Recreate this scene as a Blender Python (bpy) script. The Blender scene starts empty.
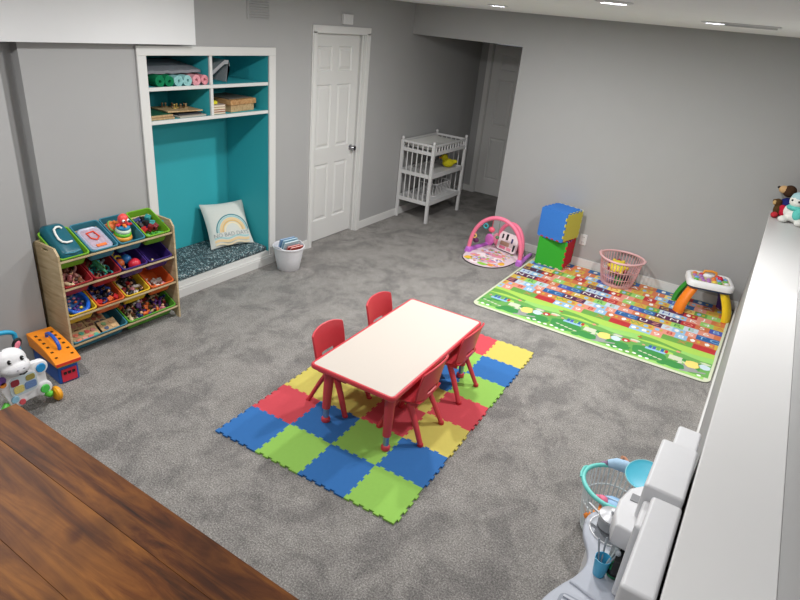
PW = 0.26
import bpy, bmesh, math, random
from mathutils import Matrix, Vector
C = bpy.context.scene.collection
PI = math.pi
R = math.radians
rnd = random.Random(11)

# ------------------------------------------------------------ materials
def lin(c):
    c = c / 255.0
    return c / 12.92 if c <= 0.04045 else ((c + 0.055) / 1.055) ** 2.4
def rgb(t): return (lin(t[0]), lin(t[1]), lin(t[2]), 1.0)
MATS = {}
def nodes_of(name):
    m = bpy.data.materials.new(name); m.use_nodes = True
    nt = m.node_tree; b = nt.nodes['Principled BSDF']
    return m, nt, b
def plastic(c, rough=0.45, spec=0.4, metal=0.0, var=0.05, scale=40, name='plastic', bump=0.0, bscale=300, trans=0.0, coat=0.0):
    key = (c, rough, spec, metal, var, scale, bump, bscale, trans, coat)
    if key in MATS: return MATS[key]
    m, nt, b = nodes_of('%s_%d_%d_%d' % (name, c[0], c[1], c[2]))
    tc = nt.nodes.new('ShaderNodeTexCoord'); no = nt.nodes.new('ShaderNodeTexNoise')
    no.inputs['Scale'].default_value = scale; no.inputs['Detail'].default_value = 3
    nt.links.new(tc.outputs['Object'], no.inputs['Vector'])
    mix = nt.nodes.new('ShaderNodeMix'); mix.data_type = 'RGBA'
    L = rgb(c)
    mix.inputs[6].default_value = tuple(min(1, x * (1 - var)) for x in L[:3]) + (1,)
    mix.inputs[7].default_value = tuple(min(1, x * (1 + var)) for x in L[:3]) + (1,)
    nt.links.new(no.outputs['Fac'], mix.inputs[0]); nt.links.new(mix.outputs[2], b.inputs['Base Color'])
    b.inputs['Roughness'].default_value = rough; b.inputs['Metallic'].default_value = metal
    b.inputs['Specular IOR Level'].default_value = spec
    if trans: b.inputs['Transmission Weight'].default_value = trans
    if coat: b.inputs['Coat Weight'].default_value = coat
    if bump:
        n2 = nt.nodes.new('ShaderNodeTexNoise'); n2.inputs['Scale'].default_value = bscale; n2.inputs['Detail'].default_value = 4
        nt.links.new(tc.outputs['Object'], n2.inputs['Vector'])
        bp = nt.nodes.new('ShaderNodeBump'); bp.inputs['Strength'].default_value = bump; bp.inputs['Distance'].default_value = 0.004
        nt.links.new(n2.outputs['Fac'], bp.inputs['Height']); nt.links.new(bp.outputs['Normal'], b.inputs['Normal'])
    MATS[key] = m
    return m
def fabric(c, var=0.12, scale=60): return plastic(c, 0.95, 0.15, 0, var, scale, 'fabric', 0.5, 400)
def paint(c, rough=0.6): return plastic(c, rough, 0.3, 0, 0.02, 6, 'paint', 0.05, 500)

def ramp(nt, stops, interp='LINEAR'):
    r = nt.nodes.new('ShaderNodeValToRGB'); r.color_ramp.interpolation = interp
    e = r.color_ramp.elements
    while len(e) < len(stops): e.new(0.5)
    for el, (p, c) in zip(e, stops): el.position = p; el.color = rgb(c)
    return r
def mat_carpet():
    m, nt, b = nodes_of('carpet_grey'); N = nt.nodes.new; L = nt.links.new
    tc = N('ShaderNodeTexCoord')
    def noise(scale, detail, rough=0.6, dist=0.0, vec=None):
        n = N('ShaderNodeTexNoise'); n.inputs['Scale'].default_value = scale; n.inputs['Detail'].default_value = detail
        n.inputs['Roughness'].default_value = rough; n.inputs['Distortion'].default_value = dist
        L(vec or tc.outputs['Object'], n.inputs['Vector']); return n
    fine = noise(120, 6, 0.8); med = noise(11, 6, 0.75, 0.2)
    mp = N('ShaderNodeMapping'); mp.inputs['Scale'].default_value = (1.5, 1.2, 1); mp.inputs['Rotation'].default_value = (0, 0, 0.6)
    L(tc.outputs['Object'], mp.inputs['Vector'])
    big = noise(2.6, 6, 0.68, 0.5, mp.outputs['Vector'])
    r1 = ramp(nt, [(0.32, (92, 90, 88)), (0.5, (154, 151, 148)), (0.68, (216, 212, 208))])
    L(fine.outputs['Fac'], r1.inputs[0])
    r2 = ramp(nt, [(0.3, (220, 220, 220)), (0.55, (240, 240, 240)), (0.75, (255, 255, 255))]); L(med.outputs['Fac'], r2.inputs[0])
    r3 = ramp(nt, [(0.40, (218, 218, 219)), (0.47, (238, 238, 238)), (0.56, (255, 255, 254))]); L(big.outputs['Fac'], r3.inputs[0])
    m1 = N('ShaderNodeMix'); m1.data_type = 'RGBA'; m1.blend_type = 'MULTIPLY'; m1.inputs[0].default_value = 1
    m2 = N('ShaderNodeMix'); m2.data_type = 'RGBA'; m2.blend_type = 'MULTIPLY'; m2.inputs[0].default_value = 1
    L(r1.outputs[0], m1.inputs[6]); L(r2.outputs[0], m1.inputs[7]); L(m1.outputs[2], m2.inputs[6]); L(r3.outputs[0], m2.inputs[7])
    L(m2.outputs[2], b.inputs['Base Color']); b.inputs['Roughness'].default_value = 1; b.inputs['Specular IOR Level'].default_value = 0.05
    bp = N('ShaderNodeBump'); bp.inputs['Strength'].default_value = 0.7; bp.inputs['Distance'].default_value = 0.01
    L(fine.outputs['Fac'], bp.inputs['Height']); L(bp.outputs['Normal'], b.inputs['Normal'])
    return m
def mat_wood(dark, mid, light, sc=(1.6, 14, 8), rot=0.0, knots=True, rough=0.45, name='wood'):
    m, nt, b = nodes_of(name); N = nt.nodes.new; L = nt.links.new
    tc = N('ShaderNodeTexCoord'); mp = N('ShaderNodeMapping'); mp.inputs['Scale'].default_value = sc
    mp.inputs['Rotation'].default_value = (0, 0, rot)
    L(tc.outputs['Object'], mp.inputs['Vector'])
    n = N('ShaderNodeTexNoise'); n.inputs['Scale'].default_value = 1.5; n.inputs['Detail'].default_value = 7; n.inputs['Roughness'].default_value = 0.62; n.inputs['Distortion'].default_value = 1.1
    L(mp.outputs[0], n.inputs['Vector'])
    r = ramp(nt, [(0.30, dark), (0.46, mid), (0.68, light)]); L(n.outputs['Fac'], r.inputs[0])
    n2 = N('ShaderNodeTexNoise'); n2.inputs['Scale'].default_value = 3.2; n2.inputs['Detail'].default_value = 3; n2.inputs['Distortion'].default_value = 0.8
    L(tc.outputs['Object'], n2.inputs['Vector'])
    r2 = ramp(nt, [(0.32, (150, 140, 135)), (0.6, (255, 255, 255))]); L(n2.outputs['Fac'], r2.inputs[0])
    mx = N('ShaderNodeMix'); mx.data_type = 'RGBA'; mx.blend_type = 'MULTIPLY'; mx.inputs[0].default_value = 0.8 if knots else 0.3
    L(r.outputs[0], mx.inputs[6]); L(r2.outputs[0], mx.inputs[7])
    out = mx.outputs[2]
    if knots:
        v = N('ShaderNodeTexVoronoi'); v.inputs['Scale'].default_value = 2.6; v.feature = 'F1'
        mp2 = N('ShaderNodeMapping'); mp2.inputs['Scale'].default_value = (1, 1.7, 1); L(tc.outputs['Object'], mp2.inputs['Vector'])
        n3 = N('ShaderNodeTexNoise'); n3.inputs['Scale'].default_value = 9; L(tc.outputs['Object'], n3.inputs['Vector'])
        va = N('ShaderNodeMix'); va.data_type = 'VECTOR'; va.inputs[0].default_value = 0.06
        L(mp2.outputs[0], va.inputs[4]); L(n3.outputs['Color'], va.inputs[5]); L(va.outputs[1], v.inputs['Vector'])
        r3 = ramp(nt, [(0.03, (70, 45, 35)), (0.085, (190, 170, 160)), (0.12, (255, 255, 255))]); L(v.outputs['Distance'], r3.inputs[0])
        m3 = N('ShaderNodeMix'); m3.data_type = 'RGBA'; m3.blend_type = 'MULTIPLY'; m3.inputs[0].default_value = 1
        L(out, m3.inputs[6]); L(r3.outputs[0], m3.inputs[7]); out = m3.outputs[2]
    L(out, b.inputs['Base Color']); b.inputs['Roughness'].default_value = rough; b.inputs['Specular IOR Level'].default_value = 0.22
    bp = N('ShaderNodeBump'); bp.inputs['Strength'].default_value = 0.15; bp.inputs['Distance'].default_value = 0.003
    L(n.outputs['Fac'], bp.inputs['Height']); L(bp.outputs['Normal'], b.inputs['Normal'])
    return m
def mat_speckle(base, spots, scale, name):
    m, nt, b = nodes_of(name); N = nt.nodes.new; L = nt.links.new
    tc = N('ShaderNodeTexCoord'); v = N('ShaderNodeTexNoise'); v.inputs['Scale'].default_value = scale; v.inputs['Detail'].default_value = 2; v.inputs['Distortion'].default_value = 1.5
    L(tc.outputs['Object'], v.inputs['Vector'])
    r = ramp(nt, [(0.0, base), (0.53, spots), (0.60, (185, 196, 198))], 'CONSTANT'); L(v.outputs['Fac'], r.inputs[0])
    L(r.outputs[0], b.inputs['Base Color']); b.inputs['Roughness'].default_value = 0.95
    return m
def mat_emit(c, s):
    m, nt, b = nodes_of('lamp_glow'); b.inputs['Emission Color'].default_value = rgb(c); b.inputs['Emission Strength'].default_value = s
    b.inputs['Base Color'].default_value = rgb(c); return m

# ------------------------------------------------------------ mesh builder
class MB:
    def __init__(s, M=None): s.v = []; s.f = []; s.mi = []; s.m = 0; s.M = M or Matrix()
    def at(s, *loc, rx=0, ry=0, rz=0):
        s.M = Matrix.Translation(loc) @ Matrix.Rotation(rz, 4, 'Z') @ Matrix.Rotation(ry, 4, 'Y') @ Matrix.Rotation(rx, 4, 'X'); return s
    def add(s, vs, fs, m=None):
        o = len(s.v); s.v += [tuple(s.M @ Vector(p)) for p in vs]
        s.f += [tuple(o + i for i in f) for f in fs]; s.mi += [s.m if m is None else m] * len(fs); return s
    def box(s, a, b, m=None):
        x0, y0, z0 = a; x1, y1, z1 = b
        return s.add([(x0,y0,z0),(x1,y0,z0),(x1,y1,z0),(x0,y1,z0),(x0,y0,z1),(x1,y0,z1),(x1,y1,z1),(x0,y1,z1)],
              [(0,3,2,1),(4,5,6,7),(0,1,5,4),(1,2,6,5),(2,3,7,6),(3,0,4,7)], m)
    def cbox(s, c, d, m=None): return s.box([c[i]-d[i]/2 for i in range(3)], [c[i]+d[i]/2 for i in range(3)], m)
    def loft(s, rings, closed=True, cap=(True, True), m=None, loop=False):
        n = len(rings[0]); vs = [p for r in rings for p in r]; fs = []
        K = len(rings)
        for k in range(K if loop else K-1):
            k2 = (k+1) % K
            for i in range(n if closed else n-1):
                j = (i+1) % n; fs.append((k*n+i, k*n+j, k2*n+j, k2*n+i))
        if not loop:
            if cap[0]: fs.append(tuple(range(n-1, -1, -1)))
            if cap[1]: fs.append(tuple((K-1)*n+i for i in range(n)))
        return s.add(vs, fs, m)
    def prism(s, poly, z0, z1, m=None, plane='xy'):
        f = {'xy': lambda p, z: (p[0], p[1], z), 'xz': lambda p, z: (p[0], z, p[1]), 'yz': lambda p, z: (z, p[0], p[1])}[plane]
        return s.loft([[f(p, z0) for p in poly], [f(p, z1) for p in poly]], m=m)
    def tube(s, pts, r, n=10, m=None, loop=False, cap=True, squash=1.0):
        pts = [Vector(p) for p in pts]; K = len(pts); rr = r if isinstance(r, (list, tuple)) else [r]*K
        rings = []; up = Vector((0, 0, 1)); prev = None
        for i, p in enumerate(pts):
            if loop: t = (pts[(i+1) % K] - pts[i-1])
            else: t = pts[min(i+1, K-1)] - pts[max(i-1, 0)]
            t.normalize()
            if prev is None:
                a = up if abs(t.z) < 0.9 else Vector((1, 0, 0)); x = a.cross(t).normalized()
            else:
                x = (prev - t * prev.dot(t)).normalized()
            prev = x; y = t.cross(x)
            rings.append([tuple(p + (x*math.cos(2*PI*k/n) + y*math.sin(2*PI*k/n)*squash)*rr[i]) for k in range(n)])
        return s.loft(rings, cap=(cap, cap), m=m, loop=loop)
    def lathe(s, prof, c=(0, 0, 0), n=28, m=None, sx=1, sy=1, cap=(True, True)):
        rings = [[(c[0]+r*sx*math.cos(2*PI*k/n), c[1]+r*sy*math.sin(2*PI*k/n), c[2]+z) for k in range(n)] for r, z in prof]
        return s.loft(rings, cap=cap, m=m)
    def ball(s, c, r, n=14, m=None):
        if not isinstance(r, (tuple, list)): r = (r, r, r)
        K = max(6, n//2); rings = []
        for i in range(1, K):
            t = -PI/2 + PI*i/K
            rings.append([(c[0]+r[0]*math.cos(t)*math.cos(2*PI*k/n), c[1]+r[1]*math.cos(t)*math.sin(2*PI*k/n), c[2]+r[2]*math.sin(t)) for k in range(n)])
        vs = [p for q in rings for p in q] + [(c[0], c[1], c[2]-r[2]), (c[0], c[1], c[2]+r[2])]; a = len(vs)-2; fs = []
        for q in range(K-2):
            for i in range(n):
                j = (i+1) % n; fs.append((q*n+i, q*n+j, (q+1)*n+j, (q+1)*n+i))
        for i in range(n):
            j = (i+1) % n; fs.append((a, j, i)); fs.append((a+1, (K-2)*n+i, (K-2)*n+j))
        return s.add(vs, fs, m)
    def text(s, t, size, M, m=None, depth=0.0005, align='CENTER'):
        cu = bpy.data.curves.new('t', 'FONT'); cu.body = t; cu.size = size; cu.align_x = align; cu.align_y = 'CENTER'
        cu.extrude = depth; cu.resolution_u = 3
        o = bpy.data.objects.new('t', cu); me = bpy.data.meshes.new_from_object(o)
        s0 = s.M; s.M = s0 @ M
        s.add([tuple(v.co) for v in me.vertices], [tuple(p.vertices) for p in me.polygons], m); s.M = s0
        bpy.data.objects.remove(o); bpy.data.curves.remove(cu); bpy.data.meshes.remove(me); return s
    def build(s, name, mats, parent=None, bevel=0, seg=2, smooth=True, angle=40, remesh=0, sub=0, label=None, flat=False):
        me = bpy.data.meshes.new(name); me.from_pydata(s.v, [], s.f)
        if not isinstance(mats, (list, tuple)): mats = [mats]
        for m in mats: me.materials.append(m)
        for p, i in zip(me.polygons, s.mi): p.material_index = i
        if smooth and not flat:
            for p in me.polygons: p.use_smooth = True
            me.set_sharp_from_angle(angle=R(angle))
        me.update()
        o = bpy.data.objects.new(name, me); C.objects.link(o)
        if parent: o.parent = parent
        if remesh:
            q = o.modifiers.new('r', 'REMESH'); q.mode = 'VOXEL'; q.voxel_size = remesh; q.use_smooth_shade = True
            q = o.modifiers.new('sm', 'SMOOTH'); q.factor = 0.5; q.iterations = 4
        if bevel:
            q = o.modifiers.new('b', 'BEVEL'); q.width = bevel; q.segments = seg; q.limit_method = 'ANGLE'; q.angle_limit = R(40); q.harden_normals = True
        if sub:
            q = o.modifiers.new('s', 'SUBSURF'); q.levels = sub; q.render_levels = sub
        if label: o['label'] = label
        return o
def tag(o, label, cat, group=None, kind=None):
    o['label'] = label; o['category'] = cat
    if group: o['group'] = group
    if kind: o['kind'] = kind
    return o
def thing(name, label, cat, loc=(0, 0, 0), rz=0, group=None, M=None):
    o = bpy.data.objects.new(name, None); C.objects.link(o); o.empty_display_size = 0.05
    if M is not None: o.matrix_world = M
    else: o.location = loc; o.rotation_euler = (0, 0, rz)
    return tag(o, label, cat, group)
def place(o, M): o.matrix_world = M; return o
def struct(name, mb, mats, **k):
    o = mb.build(name, mats, **k); o['kind'] = 'structure'; return o
def dup(root, M, label=None, group=None):
    r = root.copy(); C.objects.link(r); r.matrix_world = M
    if label: r['label'] = label
    if group: r['group'] = group
    for ch in root.children:
        c = ch.copy(); C.objects.link(c); c.parent = r
        for g in ch.children:
            d = g.copy(); C.objects.link(d); d.parent = c
    return r
def TR(x, y, z, rz=0, ry=0, rx=0, s=1):
    return Matrix.Translation((x, y, z)) @ Matrix.Rotation(rz, 4, 'Z') @ Matrix.Rotation(ry, 4, 'Y') @ Matrix.Rotation(rx, 4, 'X') @ Matrix.Scale(s, 4)
def rrect(w, d, r, n=5, c=(0, 0)):
    pts = []
    for sx, sy, a0 in ((1, 1, 0), (-1, 1, 90), (-1, -1, 180), (1, -1, 270)):
        for k in range(n+1):
            a = R(a0 + 90*k/n); pts.append((c[0]+sx*(w/2-r)+r*math.cos(a), c[1]+sy*(d/2-r)+r*math.sin(a)))
    return pts
def arc(c, r, a0, a1, n, plane='xz', ry=None):
    out = []; ry = ry or r
    for k in range(n+1):
        a = R(a0+(a1-a0)*k/n); p = (r*math.cos(a), ry*math.sin(a))
        out.append({'xz': (c[0]+p[0], c[1], c[2]+p[1]), 'yz': (c[0], c[1]+p[0], c[2]+p[1]), 'xy': (c[0]+p[0], c[1]+p[1], c[2])}[plane])
    return out

WHITE = (222, 222, 222)
M_wall = paint((165, 165, 165)); M_trim = plastic((212, 212, 210), 0.4, 0.4, 0, 0.01, 5, 'trim')
M_white = plastic((208, 208, 208), 0.4, 0.4, 0, 0.01, 5, 'white')
M_ceil = paint((238, 238, 238), 0.9)
M_teal = paint((58, 176, 186), 0.55)
M_black = plastic((22, 22, 24), 0.5)
M_chrome = plastic((190, 190, 195), 0.2, 0.5, 1.0, 0.02)

# ------------------------------------------------------------ room (metres; x to the right wall, y to the back wall)
UA, VB, UK, CH, OPH = -1.58, 4.38, 2.38, 2.42, 2.11
b = MB().box((-2.4, -3.4, -0.1), (3.6, 6.5, 0)); struct('floor', b, mat_carpet(), smooth=False)
b = MB().box((-2.4, -3.4, CH), (3.6, 6.5, CH+0.1)); struct('ceiling', b, M_ceil, smooth=False)
b = MB().box((UA, VB+0.13, OPH), (0.9, 6.33, OPH+0.06)); struct('ceiling', b, M_wall, smooth=False)
# left wall, with the nook and the door cut out, the jog and the projecting column
N0, N1, NT = 0.885, 2.085, 1.885
D0, D1, DT = 2.705, 3.475, 2.075
b = MB()
for v0, v1, z0, z1 in ((0.052, N0, 0, CH), (N0, N1, NT, CH), (N1, D0, 0, CH), (D0, D1, DT, CH), (D1, 6.33, 0, CH)):
    b.box((UA-0.12, v0, z0), (UA, v1, z1))
b.box((-1.84, -0.11, 0), (-1.655, 0.052, CH)); b.box((-1.84, 0.052, 0), (UA-0.12, 0.17, CH))
b.box((-1.84, -3.3, 0), (-1.48, -0.11, CH))
struct('wall_left', b, M_wall, smooth=False)
b = MB().box((-0.254, VB, 0), (2.5, VB+0.13, CH)).box((UA, VB, OPH), (-0.254, VB+0.13, CH)).box((2.5, VB, 0), (3.5, VB+0.13, CH))
struct('wall_back', b, M_wall, smooth=False)
b = MB().box((UA, 6.22, 0), (-1.40, 6.34, OPH)).box((-0.58, 6.22, 0), (0.9, 6.34, OPH)).box((-1.40, 6.22, 2.06), (-0.58, 6.34, OPH)).box((0.9, VB+0.13, 0), (1.0, 6.34, OPH))
struct('wall_hallway', b, M_wall, smooth=False)
b = MB().box((UK, -3.3, 0), (2.60, VB, 0.985)); struct('wall_right_low', b, M_wall, smooth=False)
b = MB().box((2.62, -3.3, 0), (2.74, 2.2, CH)); b.box((3.4, 2.2, 0), (3.5, VB, CH)).box((2.74, 2.1, 0), (3.5, 2.2, CH)); struct('wall_right', b, M_wall, smooth=False)
b = MB().box((-1.84, -3.4, 0), (3.5, -3.3, CH)); struct('wall_front', b, M_wall, smooth=False)
b = MB().box((UK-0.018, -3.3, 0.985), (2.62, VB, 1.01)); b.box((2.62, 2.2, 0.985), (3.4, VB, 1.01)); struct('trim_1', b, M_white, bevel=0.004)
b = MB().box((-1.58, -0.12, 1.962), (-1.5, 1.245, CH)); b.box((-1.58, -3.3, 1.962), (-1.479, -0.12, CH))
b = MB().box((-1.5, -3.3, 1.962), (-1.475, 1.245, CH)).box((UA, -0.11, 1.962), (-1.5, 1.245, CH)); struct('trim_2', b, paint((222, 223, 224)), smooth=False)
# baseboards
def bb(name, x0, y0, x1, y1):
    struct(name, MB().box((x0, y0, 0), (x1, y1, 0.085)).box((x0 if x1-x0 > y1-y0 else x0, y0, 0.085), (x1, y1, 0.092)), M_trim, bevel=0.003)
bb('baseboard_left', UA, 2.16, UA+0.013, 2.64); bb('baseboard_left', UA, 3.546, UA+0.013, 6.22); bb('baseboard_left', UA, 0.05, UA+0.013, 0.815)
bb('baseboard_back', -0.254, VB-0.013, UK, VB); bb('baseboard_right', UK-0.014, -1.0, UK, VB-0.013)
bb('baseboard_hallway', UA+0.013, 6.207, -1.47, 6.22)
# doors
def door(name, w, h, parent=None):
    # local: x width 0..w, y = thickness (front at 0, back +), z
    rails = [(0, 0.22), (0.82, 0.98), (1.60, 1.72), (h-0.115, h)]
    st = 0.11; mid = 0.09
    b = MB()
    for z0, z1 in rails: b.box((0, 0, z0), (w, 0.035, z1))
    xs = [(0, st), (w/2-mid/2, w/2+mid/2), (w-st, w)]
    for x0, x1 in xs:
        for k in range(3): b.box((x0, 0, rails[k][1]), (x1, 0.035, rails[k+1][0]))
    for x0, x1 in ((st, w/2-mid/2), (w/2+mid/2, w-st)):
        for k in range(3):
            z0, z1 = rails[k][1], rails[k+1][0]
            b.box((x0, 0.012, z0), (x1, 0.03, z1))
            i = 0.035; j = 0.012
            ring = lambda d, y: [(x0+d, y, z0+d), (x1-d, y, z0+d), (x1-d, y, z1-d), (x0+d, y, z1-d)]
            b.loft([ring(0.0, 0.001), ring(j, 0.012)], cap=(False, False))
            b.loft([ring(j+0.01, 0.012), ring(i+0.008, 0.003)], cap=(False, True))
    o = b.build(name, M_trim, smooth=False); o['kind'] = 'structure'
    if parent: o.parent = parent
    return o
d = door('door_1', D1-D0-0.01, DT-0.01)
d.matrix_world = Matrix.Translation((UA-0.07, D0+0.005, 0.008)) @ Matrix.Rotation(PI/2, 4, 'Z')
h = MB(); h.M = Matrix.Translation((D1-D0-0.07, 0, 0.94)) @ Matrix.Rotation(PI/2, 4, 'X')
h.lathe([(0.032, 0), (0.032, 0.006), (0.012, 0.01), (0.012, 0.035), (0.026, 0.042), (0.03, 0.055), (0.024, 0.066), (0.0, 0.068)], n=20)
ho = h.build('door_handle', M_chrome, d)
d2 = door('door_2', 0.80, 2.04); d2.matrix_world = Matrix.Translation((-1.39, 6.24, 0.008))
# door casings and jambs
b = MB()
for y0, y1 in ((2.64, D0), (D1, 3.546)): b.box((UA, y0, 0), (UA+0.016, y1, DT)); b.box((UA, y0+0.012, 0), (UA+0.022, y1-0.012, DT+0.01))
b.box((UA, 2.64, DT), (UA+0.016, 3.546, DT+0.065)); b.box((UA, 2.652, DT), (UA+0.022, 3.534, DT+0.053))
b.box((UA-0.12, D0-0.001, 0), (UA, D0+0.004, DT)).box((UA-0.12, D1-0.004, 0), (UA, D1+0.001, DT)).box((UA-0.12, D0, DT-0.004), (UA, D1, DT+0.001))
b.box((UA-0.035, D1-0.016, 0), (UA-0.022, D1, DT))
struct('trim_3', b, M_trim, smooth=False)
b = MB().box((-1.465, 6.2, 0), (-1.40, 6.22, 2.06)).box((-0.58, 6.2, 0), (-0.515, 6.22, 2.06)).box((-1.465, 6.2, 2.06), (-0.515, 6.22, OPH)).box((-1.40, 6.22, 0), (-1.392, 6.34, 2.06))
struct('trim_4', b, M_trim, smooth=False)

# small fixtures
t = thing('wall_vent', 'painted grey air vent grille high on the left wall above the nook', 'vent', (UA, 1.98, 2.22))
MB().box((0, -0.13, -0.07), (0.006, 0.13, 0.12)).build('frame', M_wall, t, bevel=0.002)
for k in range(9): MB().at(0.006, 0, -0.052+k*0.019, ry=0.5).box((0, -0.11, 0), (0.008, 0.11, 0.002)).build('slat', M_wall, t)
t = thing('door_chime', 'small white square chime box on the wall above the closet door', 'chime box', (UA, 3.135, 2.205))
MB().box((0, -0.075, -0.045), (0.035, 0.075, 0.045)).build('box', M_white, t, bevel=0.006)
MB().cbox((0.036, 0, 0), (0.004, 0.09, 0.05)).build('grille', plastic((205, 206, 205)), t)
t = thing('power_outlet', 'white double power outlet on the back wall beside the foam cubes', 'power outlet', (0.79, VB, 0.30))
MB().cbox((0, -0.004, 0), (0.075, 0.008, 0.12)).build('cover_plate', M_white, t, bevel=0.003)
for z in (-0.028, 0.028): MB().cbox((0, -0.009, z), (0.034, 0.004, 0.03)).cbox((-0.007, -0.0115, z+0.003), (0.004, 0.002, 0.012), 1).cbox((0.007, -0.0115, z+0.003), (0.004, 0.002, 0.012), 1).build('socket', [M_white, M_black], t)
t = thing('ceiling_vent', 'white slotted vent in the ceiling near the far right lamp', 'vent', (1.93, 2.2, CH))
MB().cbox((0, 0, -0.004), (0.30, 0.11, 0.008)).build('frame', M_white, t, bevel=0.002)
for k in range(6): MB().cbox((0, -0.04+k*0.016, -0.011), (0.26, 0.004, 0.008)).build('slat', plastic((190, 190, 190)), t)
# recessed ceiling lamps, some of them added out of view
G = 'recessed ceiling lamps'
lamps = [(0.24, 2.54, 'recessed ceiling lamp nearest the hallway opening', 92), (1.54, 0.78, 'recessed ceiling lamp cut by the top edge of the photo', 21), (1.74, 2.24, 'recessed ceiling lamp beside the ceiling vent', 78),
         (-0.40, 0.80, 'unseen recessed ceiling lamp added over the carpet between nook and table', 38), (-0.5, -1.0, 'unseen recessed ceiling lamp added left of the wooden tabletop', 58), (1.9, -1.3, 'unseen recessed ceiling lamp added over the stairs', 26)]  # lamps on this line are out of view, added to even out the light
M_glow = mat_emit((240, 243, 255), 9)
for x, y, lab, pw in lamps:
    if not pw: continue
    t = thing('recessed_lamp', lab, 'ceiling lamp', (x, y, CH), group=G)
    MB().lathe([(0.052, -0.001), (0.052, -0.009), (0.075, -0.004), (0.077, 0)], n=28, cap=(False, False)).build('trim_ring', M_white, t)
    MB().lathe([(0.0, -0.003), (0.052, -0.003)], n=28, cap=(False, False)).build('diffuser', M_glow, t)
    L = bpy.data.lights.new('lamp', 'AREA'); L.shape = 'DISK'; L.size = 0.15; L.energy = pw * PW; L.color = (1.0, 0.985, 0.97); L.spread = R(180)
    o = bpy.data.objects.new('lamp_light', L); C.objects.link(o); o.location = (0, 0, -0.02); o.parent = t

# ------------------------------------------------------------ the nook in the left wall
XB = -2.10
t = thing('reading_nook', 'white framed teal reading nook with upper cubby shelves built into the left wall', 'built-in shelving', (UA, 1.485, 0))
b = MB(Matrix.Translation((-UA, -1.485, 0)))
b.box((XB-0.02, N0-0.02, 0), (XB, N1+0.02, NT)).box((XB, N0-0.02, 0), (UA+0.002, N0+0.004, NT-0.004)).box((XB, N1-0.004, 0), (UA+0.002, N1+0.02, NT-0.004)).box((XB, N0-0.02, NT-0.004), (UA+0.002, N1+0.02, NT+0.02))
b.build('teal_lining', M_teal, t, smooth=False)
b = MB(Matrix.Translation((-UA, -1.485, 0)))
x1 = UA+0.02
b.box((UA+0.0025, 0.815, 0), (x1, N0+0.004, NT-0.004)).box((UA+0.0025, N1-0.004, 0), (x1, 2.16, NT-0.004)).box((UA+0.0025, 0.815, NT-0.004), (x1, 2.16, 1.945))
b.build('frame', M_trim, t, bevel=0.003)
b = MB(Matrix.Translation((-UA, -1.485, 0)))
b.box((UA-0.03, N0+0.005, 0), (UA+0.004, N1-0.005, 0.124)).box((UA+0.004, N0-0.02, 0), (UA+0.033, 2.161, 0.075)).box((UA+0.004, N0-0.02, 0.075), (UA+0.026, 2.161, 0.09))
b.box((XB+0.001, N0+0.005, 0.10), (UA-0.03, N1-0.005, 0.124))
b.build('bench_front', M_trim, t, bevel=0.003)
for z in (1.647, 1.415):
    s = MB(Matrix.Translation((-UA, -1.485, 0))).box((XB+0.001, N0+0.005, z), (UA-0.012, N1-0.005, z+0.018)).build('shelf', M_teal, t, smooth=False)
    MB(Matrix.Translation((-UA, -1.485, 0))).box((UA-0.012, N0+0.005, z-0.004), (UA+0.006, N1-0.005, z+0.022)).build('shelf_edge', M_trim, s, bevel=0.002)
s = MB(Matrix.Translation((-UA, -1.485, 0))).box((XB+0.001, 1.455, 1.434), (UA-0.012, 1.473, 1.646)).box((XB+0.001, 1.455, 1.666), (UA-0.012, 1.473, NT-0.005)).build('divider', M_teal, t, smooth=False)
MB(Matrix.Translation((-UA, -1.485, 0))).box((UA-0.0118, 1.451, 1.4375), (UA+0.0055, 1.477, 1.6425)).box((UA-0.0118, 1.451, 1.6695), (UA+0.0055, 1.477, NT-0.005)).build('divider_edge', M_trim, s, bevel=0.002)
M_cush = mat_speckle((58, 70, 76), (66, 112, 120), 45, 'speckled_fabric')
b = MB(); prof = rrect(0.50, N1-N0-0.012, 0.03, c=(0, 0))
b.loft([[(p[0]*k, p[1]*k, z) for p in prof] for k, z in ((0.97, 0), (1, 0.012), (1, 0.038), (0.965, 0.05))])
o = b.build('seat_cushion', M_cush); place(o, TR(-1.84, 1.485, 0.126)); tag(o, 'dark teal and grey speckled bench cushion inside the teal nook', 'cushion')
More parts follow.
